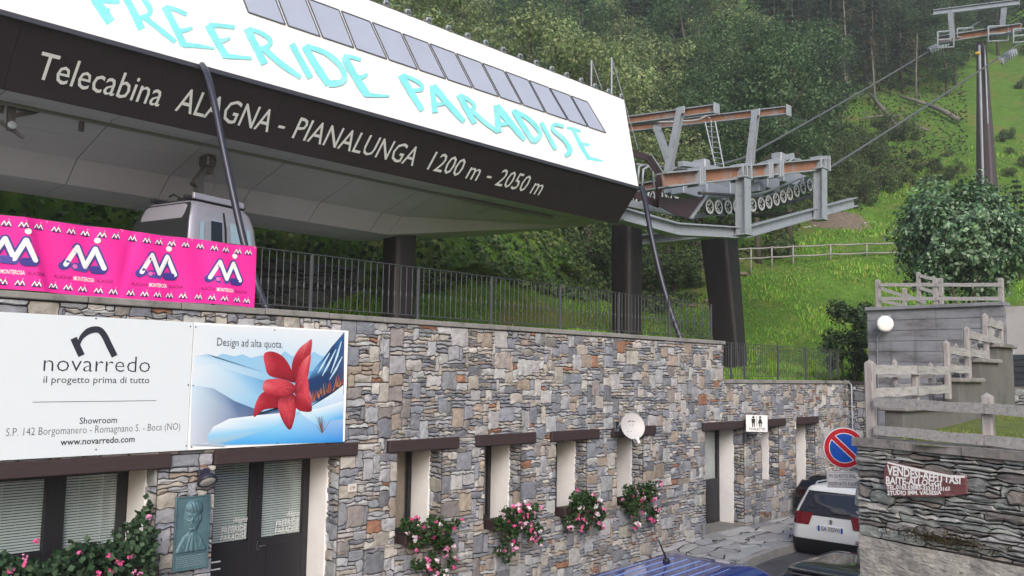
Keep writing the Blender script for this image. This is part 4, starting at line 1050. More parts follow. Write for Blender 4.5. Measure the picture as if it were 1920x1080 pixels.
# end turning along the street
sd_=Vector((1,0.045,0)).normalized(); masonry(q,gb(0)+sd_*6.5+Vector((0,0,-1.2)),-sd_,(0,0,1),(0,1,0),6.5,zt+1.2,[],.11,.06,r_,PAL_D,.012,(.0,.05),big=(2,6,1,3),jit=.4,back=.03)
q.build('wall',[M_DRY,mat('wall_shadow_joint',s(46,46,44),.95)],gw)
q=MB(); a=-.04; r_=random.Random(32)
pn_=Vector((0,0,1))
while a<4.6:
    L=r_.uniform(.5,.95); b=min(a+L,4.65); q.prism([gb(a+.004)+gn*(.06+r_.uniform(-.012,.012))+pn_*zt,gb(b-.004)+gn*(.06+r_.uniform(-.012,.012))+pn_*zt,gb(b-.004)-gn*.36+pn_*zt,gb(a+.004)-gn*.36+pn_*zt],pn_*(.082+r_.uniform(-.006,.006))); a=b
a=.3
while a<6.4:
    L=r_.uniform(.5,.95); q.prism([Vector((gA.x+a,gA.y+.05+.045*a,zt)),Vector((gA.x+a+L-.006,gA.y+.05+.045*(a+L),zt)),Vector((gA.x+a+L-.006,gA.y-.25+.045*(a+L),zt)),Vector((gA.x+a,gA.y-.25+.045*a,zt))],pn_*(.08+r_.uniform(-.006,.006))); a+=L
q.build('coping',mat('mossy_coping',s(134,130,130),.95,var=.3,scale=7,bump=.012,bscale=14,dirt=s(84,84,74),dscale=4),gw)
# moss hanging in the joints
n=1500; u=NP.random(n); side=NP.random(n)<.62
aa=np.where(side,NP.normal(1.45,.22,n),NP.normal(.95,.28,n)); zz=np.where(side,1.72+NP.normal(0,.05,n)-.10,2.02+NP.normal(0,.035,n))
cen=np.array([list(gb(x)+gn*.05) for x in aa]); cen[:,2]=zz
mo=leaf_obj('moss',leaves(cen,np.tile(np.array(gn),(n,1)),.035,0,.35,.6,1.2),4,M_LEAF,pick([s(86,66,50),s(70,62,44),s(96,84,56),s(72,78,48)],n,.3)); tag(mo,'dry brown moss in the joints of the garden wall','moss',kind='stuff')
# wooden sign
gp=(gb(0)+gn*.075,gn)
def on_gw(px,py,off=0): return PPL(px,py,gp[0]+gn*off,gn)
sgn=thing('wooden_sign','red painted wooden board with white hand lettering on the garden wall','sign',tuple(on_gw(1735,905)))
q=MB(); out=[(1664,865),(1700,873),(1740,882),(1780,890),(1809,891),(1810,905),(1812,926),(1780,931),(1720,931),(1668,929),(1661,915),(1657,898),(1658,880)]
q.prism([on_gw(*p) for p in out],-gn*.03); q.build('board',mat('worn_red_board',s(112,66,68),.85,var=.4,scale=9,stretch=(1,1,6),dirt=s(150,132,136),dscale=6,dthr=(.5,.64)),sgn)
q=MB()
pxstroke(q,[(1664,867),(1700,876),(1740,885),(1780,893),(1809,894)],[3,4,5,5,4],(gp[0]+gn*.001,gn))
def hand(st,p0,p1,cap,shear=0,bold=.035):
    vs,fs=text_geo(st,bold); x0=min(v[0] for v in vs); x1=max(v[0] for v in vs); H=max(v[1] for v in text_geo('H')[0]); rr=random.Random(len(st))
    out=[]
    for x,y in vs:
        t=(x-x0)/(x1-x0); px=p0[0]+(p1[0]-p0[0])*t; py=p0[1]+(p1[1]-p0[1])*t - y/H*(cap[0]+(cap[1]-cap[0])*t)+.6*math.sin(t*23)
        out.append(on_gw(px+shear*y/H,py,.003))
    q.add(out,fs)
hand('VENDESI-AFFITTASI',(1663,889),(1801,908),(17,12)); hand('BAITE-ALLOGGI',(1661,907),(1765,912),(14,10)); hand('TEL.0163.53083-333.6110163',(1662,917),(1781,920),(8,7)); hand('STUDIO IMM. VALSESIA',(1664,928),(1765,927),(8,7))
q.build('lettering',M_WLET,sgn)

# ------------------------------------------------------------ garden, stairs and fences on the right
M_LAWN=mat('lawn_soil',s(96,112,52),.95,var=.35,scale=2.5,bump=.02,bscale=14,dirt=s(128,116,70),dscale=.9)
lawn=grid_mesh('lawn',np.arange(9.2,25.9,.55),np.arange(-20,-6.9,.5),lambda X,Y: 2.93+.05*np.clip(X-9.5,0,9),lambda x,y: Vector((x-gA.x,y-gA.y,0)).dot(gn)<-.12 and y<-7.1,M_LAWN)
def rail_fence(name,label,posts,rails,loc,w=.10,group=None):
    f=thing(name,label,'fence',loc,group)
    for (b,t) in posts:
        q=MB(); b,t=Vector(b),Vector(t); q.bbox((b.x-w/2,b.y-w/2,b.z),(b.x+w/2,b.y+w/2,t.z-.02),.012)
        q.add([(b.x-w/2+.013,b.y-w/2+.013,t.z-.02),(b.x+w/2-.013,b.y-w/2+.013,t.z-.02),(b.x+w/2-.013,b.y+w/2-.013,t.z-.02),(b.x-w/2+.013,b.y+w/2-.013,t.z-.02),(b.x,b.y,t.z+.012)],[(0,1,4),(1,2,4),(2,3,4),(3,0,4)])
        q.build('post',M_WOODP,f)
    for (a,b) in rails:
        q=MB(); a,b=Vector(a),Vector(b); n=8; rr=random.Random(int(abs(a.x*31+a.z*17)*10))
        pts=[a.lerp(b,i/n)+Vector((0,0,.004*math.sin(i*1.3+a.x*7))) for i in range(n+1)]
        for i in range(n): q.beam(pts[i],pts[i+1],.045,.10+.004*math.sin(i*2.1))
        q.build('rail',M_WOOD,f)
    return f
# on the garden wall
off=-gn*.14
pb=lambda px: PPL(px,850,gb(0)+off,gn)
p1=pb(1635); p2=pb(1855); p3=PPL(2120,850,gb(0)+off,gn)
zat=lambda px,py: PPL(px,py,gb(0)+off,gn).z
def rl(pxa,pya,pxb,pyb): 
    a=PPL(pxa,pya,gb(0)+off+gn*.07,gn); b=PPL(pxb,pyb,gb(0)+off+gn*.07,gn); return a,b
r1a,r1b=rl(1640,754,1925,771); r2a,r2b=rl(1640,806,1925,833)
ext=lambda a,b,t: a+(b-a)*t
rail_fence('timber_fence','weathered two rail timber fence standing on the garden wall',[((p1.x,p1.y,zt+.06),(p1.x,p1.y,zat(1635,676))),((p2.x,p2.y,zt+.06),(p2.x,p2.y,zat(1855,738))),((p3.x,p3.y,zt+.06),(p3.x,p3.y,zat(1855,738)))],[(r1a,ext(r1a,r1b,.755)),(ext(r1a,r1b,.76),ext(r1a,r1b,1.7)),(r2a,ext(r2a,r2b,.755)),(ext(r2a,r2b,.76),ext(r2a,r2b,1.7))],(p1.x,p1.y,zt))
# stairs: parapet in steps, treads behind it
st=thing('garden_stairs','grey concrete garden stairs with stepped parapet and slab caps','stairs',(11.5,-7,2.8))
q=MB(); yp0,yp1=-7.12,-6.92; Y1=-7.02
sx=lambda px,py: P(px,py,'Y',Y1)
steps=[(9.95,sx(1782,716).x,sx(1735,768).z),(sx(1782,716).x,sx(1825,716).x,sx(1800,717).z),(sx(1825,716).x,sx(1858,681).x,sx(1840,681).z),(sx(1858,681).x,sx(1886,653).x,sx(1870,653).z)]
for i,(a,b,z) in enumerate(steps): q.bbox((a+.001,yp0+.002*i,-.4),(b-.001,yp1-.002*i,z),.006)
q.build('parapet',mat('grey_concrete',s(106,105,104),.9,var=.22,scale=1.6,dirt=s(84,84,82),dscale=1.4,bump=.004,bscale=30),st)
for (a,b,z) in steps:
    q=MB(); q.bbox((a-.05,yp0-.06,z+.002),(b-.02,yp1+.06,z+.06),.012); q.build('cap',M_COPING,st)
q=MB(); nst=11
for i in range(nst):
    a=10.3+i*.42; q.bbox((a,yp1+.012,-.3),(a+.419,-6.50,2.60+.125*i),.012)
q.build('flight',mat('step_stone',s(138,136,138),.9,var=.2,scale=3),st)
# stair fence in front
def pp_(px,pt,pb_,Y): 
    b=P(px,pb_,'Y',Y); t_=P(px,pt,'Y',Y); return (b.x,Y,b.z),(b.x,Y,t_.z)
specs=[(1718,687,772),(1778,639,749),(1816,613,712),(1850,589,679),(1877,602,655)]
ps_=[pp_(a,b,c_,Y1) for a,b,c_ in specs]
pr=lambda i: Vector(ps_[i][1])
rails=[]
p1t=Vector((p1.x,p1.y,zat(1640,693))); p1l=Vector((p1.x,p1.y,zat(1640,737)))
yy=Y1-.05
rails += [(p1t+gn*.0+Vector((.06,0,0)),P(1716,694,'Y',yy)),(P(1719,694,'Y',yy),P(1777,695,'Y',yy)),(p1l+Vector((.06,0,0)),P(1716,733,'Y',yy)),(P(1719,733,'Y',yy),P(1777,729,'Y',yy))]
for (a,b,c_,d) in ((1784,657,1817,663),(1784,691,1817,694),(1819,628,1850,636),(1819,661,1850,666),(1853,605,1879,613),(1853,635,1879,643)): rails.append((P(a,b,'Y',yy),P(c_,d,'Y',yy)))
rail_fence('stair_fence','weathered timber stair fence nearest the lawn, climbing in steps',ps_,rails,tuple(ps_[1][0]),w=.075)
Y2=-6.56
specs=[(1679,674,752),(1747,680,752),(1795,645,714),(1807,677,714),(1830,632,678),(1841,642,679),(1861,596,652)]
ps2=[pp_(a,b,c_,Y2) for a,b,c_ in specs]; yy=Y2-.045; rails=[]
for (a,b,c_,d) in ((1650,700,1680,700),(1681,701,1748,702),(1681,726,1748,727),(1749,700,1796,672),(1749,727,1796,702),(1797,668,1831,650),(1797,694,1831,677),(1832,645,1862,618),(1832,668,1862,645)): rails.append((P(a,b,'Y',yy),P(c_,d,'Y',yy)))
rail_fence('stair_fence','far side timber stair fence half hidden behind the stepped one',ps2,rails,tuple(ps2[0][0]),w=.06)
# fence on the concrete wall top
Xc=25.2; zc=5.65
def pc_(px,pt): a=P(px,570,'X',Xc); return (Xc,a.y,zc),(Xc,a.y,P(px,pt,'X',Xc).z)
pst=[pc_(a,b) for a,b in ((1647,524),(1755,521),(1878,521))]
rails=[]
for (a,b,c_,d) in ((1649,534,1755,534),(1756,534,1879,534),(1649,560,1755,560),(1756,560,1879,560)): rails.append((P(a,b,'X',Xc-.07),P(c_,d,'X',Xc-.07)))
rail_fence('timber_fence','timber fence along the top of the concrete wall below the round bush',pst,rails,(Xc,-2.5,zc),w=.13)
Xc2=28.0
def pc2(px,pt): a=P(px,578,'X',Xc2); return (Xc2+(px-1650)*.00,a.y,a.z),(Xc2,a.y,P(px,pt,'X',Xc2).z)
pst=[pc2(a,b) for a,b in ((1697,540),(1724,510),(1766,521))]
rails=[(P(a,b,'X',Xc2-.07),P(c_,d,'X',Xc2-.07)) for (a,b,c_,d) in ((1651,541,1698,556),(1698,553,1736,568),(1651,563,1698,574),(1725,517,1768,527),(1725,540,1768,553))]
rail_fence('timber_fence','slanting timber handrail behind the fence on the concrete wall',pst,rails,(Xc2,-2.5,5.5),w=.12)
# garage shutter at the right edge
Xg=25.06
gs=thing('roller_shutter','dark roller shutter with pale rounded frame at the right edge','shutter',(Xg,-5,3.5))
a=P(1891,664,'X',Xg); b=P(1891,722,'X',Xg)
q=MB(); n=5
for i in range(n):
    z0=b.z+(a.z-b.z)*i/n; z1=b.z+(a.z-b.z)*(i+1)/n-.012; q.bbox((Xg-.05,a.y-2.4,z0),(Xg-.02,a.y,z1),.012)
q.build('slat_panel',mat('shutter_dark',s(48,56,64),.5),gs)
q=MB(); q.tube([(Xg-.07,a.y+.03,b.z-.05),(Xg-.07,a.y+.06,b.z+.3),(Xg-.07,a.y+.05,(a.z+b.z)/2),(Xg-.07,a.y+.0,a.z-.15),(Xg-.07,a.y-.12,a.z+.06)],.05,8); q.build('frame',mat('pale_blue_metal',s(150,176,186),.5),gs,smooth=True)
sw=MB(); r_=random.Random(77); masonry(sw,(25.09,-9.5,-.2),(0,1,0),(0,0,1),(-1,0,0),5.2,b.z+.1,[],.12,.08,r_,PAL_D,.016,(.0,.03)); tag(sw.build('stone_wall',[M_STONE,M_MORTAR]),'low stone wall under the dark roller shutter at the right edge','wall')
# ------------------------------------------------------------ cable car station
ZG,YG,YR,ZR,YFb,ZFb,XE2=9.22,4.30,4.85,12.02,5.10,8.17,20.68
XW=-8.0
stn=thing('cable_car_station','white and brown cable car station with turquoise painted slogan on columns','station',(12,8.45,4.3))
M_ROOF=mat('white_cladding',s(246,246,246),.5); M_TURQ=mat('turquoise_brush_paint',s(136,228,234),.7,var=.12,scale=2,dirt=s(190,238,240),dscale=1.2,dthr=(.5,.78))
M_SOFF=mat('soffit_panel',s(172,170,180),.7,var=.08,scale=.6,dirt=s(140,134,122),dscale=.45,dthr=(.58,.75))
RN=Vector((0,-(ZR-ZG),(YR-YG))).normalized(); RP=Vector((0,YG,ZG))
q=MB()
# outer shell: steep front, shallow top going back and down the far side
pr=[(YG,ZG),(YR,ZR),(YR+1.2,ZR+.35),(8.45,ZR+.5),(10.9,ZR+.35),(12.05,ZR),(12.6,ZG),(12.5,ZG-.0),(11.8,ZR-.3),(8.45,ZR+.2),(YR+.25,ZR-.15),(YG+.12,ZG-.0)]
q.prism([(XW,y,z) for y,z in pr],(XE2-XW,0,0)); q.build('roof_shell',M_ROOF,stn)
q=MB(); q.bbox((XW,YG-.05,ZG-.10),(XE2+.05,YG+.10,ZG-.004),.01); q.build('gutter',mat('gutter_metal',s(70,70,80),.4,metal=.3),stn)
FN=Vector((0,-(ZG-ZFb),-(YFb-YG))).normalized(); FP=Vector((0,YG+.02,ZG-.1))
fp0=Vector((0,YG+.015,ZG-.102)); fp1=Vector((0,YFb,ZFb)); fn=Vector((0,-(fp0.z-fp1.z),-(fp1.y-fp0.y))).normalized()
q=MB(); n=12
for i in range(n):
    a=XW+(XE2-XW)*i/n; b=XW+(XE2-XW)*(i+1)/n-.006
    q.prism([Vector((a,fp0.y,fp0.z)),Vector((b,fp0.y,fp0.z)),Vector((b,fp1.y,fp1.z)),Vector((a,fp1.y,fp1.z))],-fn*.05)
fas=q.build('fascia',M_BROWN,stn)
# fascia lettering
M_LET=mat('raised_white_letters',s(242,242,247),.5)
fu=Vector((1,0,0)); fv=(fp0-fp1).normalized()
q=MB()
def ftext(st,pxl,pyl,pxr,pyr,cap=None):
    a=PPL(pxl,pyl,fp1+fn*.012,fn); b=PPL(pxr,pyr,fp1+fn*.012,fn)
    text(q,st,(a.x,a.y,a.z),fu,fv,b.x-a.x,cap,0,shear=.16)
zbase=PPL(327,207,fp1+fn*.012,fn); cap=.49
for st_,l,r,yl,yr in (('Telecabina',63,302,147,202),('ALAGNA',327,507,207,247),('-',523,535,233,236),('PIANALUNGA',547,778,257,310),('1200 m',800,897,317,337),('-',914,922,329,331),('2050 m',927,1013,347,366)):
    a=PPL(l,yl,fp1+fn*.012,fn); b=PPL(r,yr,fp1+fn*.012,fn); o=Vector((a.x,zbase.y,zbase.z))
    if st_=='-': o=o+fv*.15; q.add([o,o+fu*(b.x-a.x),o+fu*(b.x-a.x+.01)+fv*.06,o+fu*.01+fv*.06],[(0,1,2,3)]); continue
    text(q,st_,o,fu,fv,b.x-a.x-.05,cap,0,shear=.03,bold=.003)
q.build('lettering',M_LET,fas)
# painted slogan on the roof, brush strokes
q=MB(); STR=[]
def stroke(pts,w): STR.append((pts,w))
for pts,w in [
 ([(158,-34),(180,2),(208,42)],[17,18,20]),([(160,-33),(190,-30),(216,-24)],[12,10,8]),([(182,0),(202,2),(224,4)],[11,10,8]),([(190,20),(206,18)],[8,6]),
 ([(216,-36),(244,10),(266,55)],[16,15,14]),([(222,-34),(254,-16),(278,10),(280,26),(262,34)],[10,10,11,10,9]),([(268,30),(296,52),(329,79)],[10,11,9]),
 ([(308,12),(326,46),(345,85)],[14,14,15]),([(310,13),(330,18),(350,27)],[9,9,8]),([(328,57),(345,57),(361,52)],[9,9,6]),([(343,84),(372,86),(402,91)],[11,8,4]),
 ([(390,46),(406,76),(424,106)],[15,14,15]),([(392,47),(415,48),(440,51)],[10,9,8]),([(405,76),(419,76),(431,71)],[10,9,6]),([(420,104),(446,107),(472,109)],[11,8,6]),
 ([(463,53),(479,86),(496,120)],[16,14,14]),([(467,54),(490,62),(507,76),(500,88),(484,93)],[8,9,10,10,9]),([(492,88),(525,118),(564,145)],[11,12,9]),
 ([(547,82),(564,113),(582,146)],[13,12,13]),
 ([(571,86),(592,122),(616,158)],[13,14,15]),([(574,86),(608,98),(634,118),(646,140),(640,154),(616,157)],[9,10,11,12,13,14]),
 ([(645,106),(664,140),(688,177)],[14,14,15]),([(644,105),(660,107),(677,112)],[9,8,7]),([(668,144),(680,144),(689,138)],[9,8,6]),([(684,177),(706,179),(730,180)],[10,7,4]),
 ([(752,140),(770,172),(792,207)],[13,13,11]),([(757,141),(778,150),(791,160),(788,168),(768,170)],[7,8,8,8,7]),
 ([(811,160),(813,186),(816,211)],[12,11,12]),([(812,160),(840,194),(870,228)],[13,13,10]),([(817,196),(828,195),(838,191)],[8,7,6]),
 ([(861,177),(875,204),(890,231)],[13,12,10]),([(863,178),(878,186),(889,196),(886,205),(874,207)],[7,8,8,8,7]),([(884,206),(908,228),(934,248)],[9,9,7]),
 ([(931,197),(933,222),(935,248)],[12,11,12]),([(931,198),(957,230),(984,262)],[13,12,9]),([(936,232),(946,233),(956,229)],[8,7,6]),
 ([(963,206),(981,236),(1001,266)],[10,10,11]),([(966,208),(990,222),(1010,243),(1011,256),(1000,266)],[7,8,9,10,9]),
 ([(1015,229),(1028,254),(1042,280)],[8,8,8]),
 ([(1057,237),(1040,233),(1037,243),(1058,262),(1069,282),(1060,292)],[7,7,8,9,10,8]),
 ([(1074,242),(1088,270),(1105,299)],[8,8,8]),([(1063,240),(1076,242),(1089,247)],[6,6,5]),([(1087,268),(1098,271),(1106,271)],[6,6,4]),([(1102,296),(1116,299),(1130,302)],[7,6,3])]: stroke(pts,w)
for i,(pts,w_) in enumerate(STR):
    sp=smooth(pts,4); ws=np.interp(np.linspace(0,1,len(sp)),np.linspace(0,1,len(w_)),w_); rr=random.Random(i); ws=[x*(1+rr.uniform(-.10,.10)) for x in ws]
    pxstroke(q,sp,[x*.95 for x in ws],(RP,RN),off0=.004+.0007*(i%40))
q.build('painted_slogan',M_TURQ,stn)
# slanting roof lights
wb=[(537,48),(602,70),(665,92),(727,113),(784,131),(837,150),(887,166),(936,182),(979,195),(1022,209),(1064,223),(1102,238),(1137,252)]
wtp=[(508,-26),(573,-3),(637,21),(695,42),(752,62),(803,80),(853,99),(902,117),(945,134),(990,150),(1029,165),(1069,180),(1102,193)]
wb=[(462,22)]+wb; wtp=[(432,-54)]+wtp
M_RWIN=mat('roof_glazing_sky_glare',s(176,184,206),.3,spec=.6,var=.06,scale=1.5); M_RFR=mat('roof_light_frame',s(214,216,220),.5)  # pale sky glare is put into the pane colour
zb_w=[PPL(x,y,RP,RN) for x,y in wb]; zt_w=[PPL(x,y,RP,RN) for x,y in wtp]
zbm=float(np.mean([p.z for p in zb_w])); ztm=float(np.mean([p.z for p in zt_w]))
onr=lambda x,z: Vector((x,YG+(z-ZG)/(ZR-ZG)*(YR-YG),z))
for i in range(len(wb)-1):
    a=onr(zb_w[i].x+.035,zbm); b=onr(zb_w[i+1].x-.035,zbm); c_=onr(zt_w[i+1].x-.035,ztm); d=onr(zt_w[i].x+.035,ztm)
    q=MB(); q.prism([x-RN*.02 for x in (a,b,c_,d)],RN*.032); wn=q.build('roof_window',M_RWIN,stn)
    q=MB()
    for p0,p1 in ((a,b),(b,c_),(c_,d),(d,a)): q.beam(p0+RN*.016,p1+RN*.016,.022,.02,RN)
    q.build('frame',mat('dark_bead',s(90,92,104),.5),wn)
# clips along the roof crest
nclip=26
for i in range(nclip):
    x=4.5+(XE2-4.6)*i/(nclip-1); q=MB(); y=YR+.03; z=ZR+.005
    q.bbox((x-.09,y-.06,z),(x+.09,y+.10,z+.05),.01); q.tube([(x-.06,y,z+.05),(x-.03,y,z+.13),(x+.05,y,z+.15),(x+.10,y,z+.08)],.03,6)
    q.build('roof_clip',M_GALV,stn,smooth=True)
q=MB(); q.tube([(XW,YR+.02,ZR+.012),(XE2,YR+.02,ZR+.012)],.018,6); q.build('crest_rod',M_IRON,stn)
# soffit: flat strip behind the fascia, then a belly
ys1=7.35; zs1=P(267,320,'Y',ys1).z; ys2=7.9; zs2=P(243,364,'Y',ys2).z; zs3=zs2-.28
q=MB(); mseam=1
sx=[-7.4+1.9*i for i in range(16)]
sx=[x for x in sx if x<XE2]
ye=9.55; Xb=P(690,446,'Z',zs2).x
def strip(pts_a,pts_b,x0,x1):
    ed=[x0]+[x for x in sx if x0+.05<x<x1-.05]+[x1]
    (y0,z0),(y1,z1)=pts_a,pts_b
    for a,b in zip(ed[:-1],ed[1:]):
        q.prism([Vector((a+.008,y0+.006,z0)),Vector((b-.008,y0+.006,z0)),Vector((b-.008,y1-.006,z1)),Vector((a+.008,y1-.006,z1))],(0,0,.04))
pA,pS,pC,pD,pE=(YFb+.01,ZFb+.01),(YFb+.50,ZFb+.02),(ys1,zs1),(ys2,zs2),(ye,zs2-.02)
pH=((pS[0]+pC[0])/2,(pS[1]+pC[1])/2); strip(pA,pS,XW,XE2-.4); strip(pS,pH,XW,Xb); strip(pH,pC,XW,Xb); strip(pC,pD,XW,Xb); strip(pD,pE,XW,Xb); strip(pE,(ye+.7,zs1+.3),XW,Xb)
S_,A2=Vector((XE2-.42,pS[0],pS[1])),P(1113,431,'Z',ZFb)
C_,D_,E_=Vector((Xb,ys1,zs1)),Vector((Xb,ys2,zs2)),Vector((Xb,ye,zs2-.02)); S0=Vector((Xb,pS[0],pS[1]))
M_=P(900,443,'Z',zs2+.45); M2=P(745,451,'Z',zs2+.06); A2.x=min(A2.x,XE2-.42)
up_=Vector((0,0,.03))
for tri in ((S0,S_,A2,C_),(C_,A2,D_),(D_,A2,M_),(D_,M_,M2,E_)):
    cen_=sum(tri,Vector((0,0,0)))/len(tri); q.prism([p+(cen_-p).normalized()*.006 for p in tri],up_)
q.build('soffit',M_SOFF,stn)
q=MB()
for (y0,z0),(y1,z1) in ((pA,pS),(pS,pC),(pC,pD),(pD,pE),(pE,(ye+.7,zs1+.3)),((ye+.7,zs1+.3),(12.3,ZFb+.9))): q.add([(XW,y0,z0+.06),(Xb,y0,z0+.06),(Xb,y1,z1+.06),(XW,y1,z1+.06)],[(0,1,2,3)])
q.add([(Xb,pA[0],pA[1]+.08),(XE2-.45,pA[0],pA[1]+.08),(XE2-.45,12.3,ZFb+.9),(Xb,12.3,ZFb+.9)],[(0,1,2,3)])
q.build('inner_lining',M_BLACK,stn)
q=MB(); q.bbox((XW,YFb+.62,ZFb-.07),(XE2-2.2,YFb+.70,ZFb-.005),.01); q.tube([(XW,YFb+.86,ZFb-.03),(XE2-3,YFb+.86,ZFb-.03)],.02,6); q.build('cable_tray',mat('tray_grey',s(120,120,118),.6),stn)
# dark end wall with a funnel plate
q=MB(); q.prism([(XE2-.02,YG+.1,ZG-.05),(XE2-.02,YR+.2,ZR-.1),(XE2-.02,8.45,ZR+.2),(XE2-.02,11.8,ZR-.35),(XE2-.02,12.4,ZG),(XE2-.02,YFb+.1,ZFb+.05)],(-.05,0,0)); q.build('end_wall',M_BROWN,stn)
# unseen platform slab, added to bounce neutral light onto the soffit
q=MB(); q.bbox((-9,3.6,3.2),(13.6,12.4,4.62),.02); tag(q.build('bounce_platform',mat('bounce_platform_concrete',s(176,176,178),.85,var=.1,scale=1)),kind='structure')
# columns
M_COLM=mat('column_dark_paint',s(36,29,34),.55,var=.14,scale=1.5,stretch=(6,6,.2),streak=.3)
def column(px0,px1,pytop,ybase,Y,name='column',taper=1.0,sleeve=None):
    cx=P((px0+px1)/2,pytop,'Y',Y); wpx=(px1-px0)
    z=(cx-CAM).dot(FW); wd=wpx*z/F_PX
    cz=cx.z
    q=MB(); r=wd/2; n=28
    ring=lambda zz,rr: [(cx.x+rr*math.copysign(abs(math.cos(a))**.45,math.cos(a)),Y+rr*math.copysign(abs(math.sin(a))**.45,math.sin(a)),zz) for a in [2*math.pi*i/n for i in range(n)]]
    rr=r*.80
    loft(q,[ring(ybase,rr),ring(cz,rr)]); q.build('column',M_COLM,stn)
    return cx,rr
c1,r1=column(719,782,412,3.6,8.45)
q=MB(); n=28
loft(q,[[(c1.x+r1*1.02*math.copysign(abs(math.cos(a))**.45,math.cos(a)),8.45+r1*1.02*math.copysign(abs(math.sin(a))**.45,math.sin(a)),zz) for a in [2*math.pi*i/n for i in range(n)]] for zz in (c1.z+.004,c1.z+1.2)]); q.build('column_sleeve',M_SOFF,stn)
c2,r2=column(1146,1205,424,3.6,8.45)
# drain pipes hanging from the gutter down to the terrace edge
M_PIPE=mat('black_hose',s(44,44,62),.35,spec=.6)
def hose(pts_px,Y0,Y1,r):
    k=len(pts_px); pts=[P(x,y,'Y',Y0+(Y1-Y0)*t) for (x,y),t in zip(pts_px,np.linspace(0,1,k))]
    q=MB(); sm=[]
    for i in range(k-1):
        for t in np.linspace(0,1,5)[:-1]:
            p0,p1,p2,p3=pts[max(i-1,0)],pts[i],pts[i+1],pts[min(i+2,k-1)]
            sm.append(.5*((2*p1)+(p2-p0)*t+(2*p0-5*p1+4*p2-p3)*t*t+(3*p1-3*p2+p3-p0)*t**3))
    sm.append(pts[-1]); q.tube(sm,r,12); q.build('drain_hose',M_PIPE,stn,smooth=True)
hose([(379,122),(389,142),(402,195),(418,275),(437,365),(460,465),(482,535),(502,582)],YG-.12,2.1,.062)
hose([(1204,352),(1211,385),(1221,440),(1238,515),(1258,585),(1280,645)],YG-.12,2.6,.075)
# fluorescent lights under the soffit
def tube_light(label,pa,pb,zl,ya,yb):
    a=P(*pa,'Z',zl); b=P(*pb,'Z',zl)
    t=thing('ceiling_light',label,'light',tuple((a+b)/2),'strip lights under the station soffit')
    q=MB(); q.beam(a,b,.16,.07); q.build('housing',mat('grey_plastic',s(150,150,146),.5),t)
    q=MB(); q.beam(a-Vector((0,0,.06)),b-Vector((0,0,.06)),.11,.045); q.build('diffuser',mat('clear_plastic',s(168,170,164),.3),t)
zl=(ZFb+zs1)/2-.02
tube_light('unlit strip light under the soffit at the left edge of picture',(28,222),(133,245),ZFb-.02,0,0)
tube_light('unlit strip light under the soffit right of the gondola hanger',(497,318),(630,343),ZFb-.02,0,0)
tube_light('unlit strip light under the soffit, right of the front column',(908,398),(993,414),ZFb-.04,0,0)
# thin masts with stays on the roof end
for lab,(b_,t_,s_) in (('thin stayed mast on the station roof, the shorter left one',((1114,163),(1109,113),(1129,168))),('thin stayed mast at the station roof corner, the taller right one',((1149,178),(1147,108),(1196,280)))):
    Ym=6.4 if 'shorter' in lab else 5.6
    A=P(*b_,'Y',Ym); B=P(*t_,'Y',Ym); A.z=ZR+.3; D=P(*s_,'Y',Ym)
    m_=thing('mast',lab,'mast',tuple(A)); q=MB(); q.tube([Vector((B.x,Ym,A.z)),B],.028,8); q.build('pole',M_GALV,m_)
    q=MB(); q.tube([B,D],.016,6); q.build('stay',M_GALV,m_)

# gondola cabin under the soffit
M_CAB=mat('cabin_silver',s(168,166,180),.35,metal=.35); M_CABD=mat('cabin_dark',s(32,34,38),.7); M_CW=mat('cabin_window',s(150,176,192),.1,spec=.7); M_CW2=mat('cabin_dark_window',s(20,24,26),.08,spec=.7)
yc=6.2; ctr=P(372,389,'Y',yc); zr_=ctr.z
cab=thing('gondola_cabin','silver gondola cabin, end coloured as in shade, hanging inside the station','gondola',(ctr.x,yc,zr_-1.0),None,math.radians(14))
hw=.95; hd=.88
def cring(z,k,r=.22): return [(x,y,z) for x,y,_ in rrect(-hw*k,hw*k,hd*k,r*k,0)]
q=MB(); loft(q,[cring(-1.1,.80),cring(-.9,.93),cring(-.3,1.0),cring(.2,.985),cring(.6,.93),cring(.86,.84),cring(.97,.74)]); q.build('body',M_CAB,cab,smooth=True,local=True)
def kf(z): return float(np.interp(z,[-1.1,-.9,-.3,.2,.6,.86,.97],[.80,.93,1,.985,.93,.84,.74]))
def cpanel(x0,x1,z0,z1,name,m,off=.012,axis='y',parent=None):
    q=MB(); vs=[]; n=5
    for i in range(n+1):
        z=z0+(z1-z0)*i/n
        for x in (x0,x1):
            if axis=='y': vs.append((x*kf(z),-hd*kf(z)-off,z))
            else: vs.append((-hw*kf(z)-off,x*kf(z),z))
    q.add(vs,[(2*i,2*i+1,2*i+3,2*i+2) for i in range(n)]); return q.build(name,m,cab if parent is None else parent,local=True)
d1_=cpanel(-.52,-.02,-.95,.80,'door',mat('cabin_door_silver',s(160,160,172),.4,metal=.3)); d2_=cpanel(.02,.54,-.95,.80,'door',MT['cabin_door_silver'])
cpanel(-.40,-.09,-.25,.62,'window',M_CW,.02,parent=d1_); cpanel(-.39,-.10,.12,.60,'window_opening',M_CW2,.027,parent=d1_); cpanel(.12,.46,-.25,.62,'window',M_CW,.02,parent=d2_)
cpanel(-.66,-.56,-.3,.55,'window',M_CW,.014); cpanel(.58,.68,-.3,.55,'window',M_CW,.014)
cpanel(-.03,.03,-.95,.82,'door_seal',M_RUBBER,.016)
cpanel(-.9,.86,-.95,.93,'end_shade_panel',M_CABD,.012,'x')  # the end's shade under the station is put into this panel's colour
q=MB()
for y in (-.5,.5): q.bbox((-.75,y-.05,1.02),(.75,y+.05,1.09),.01)
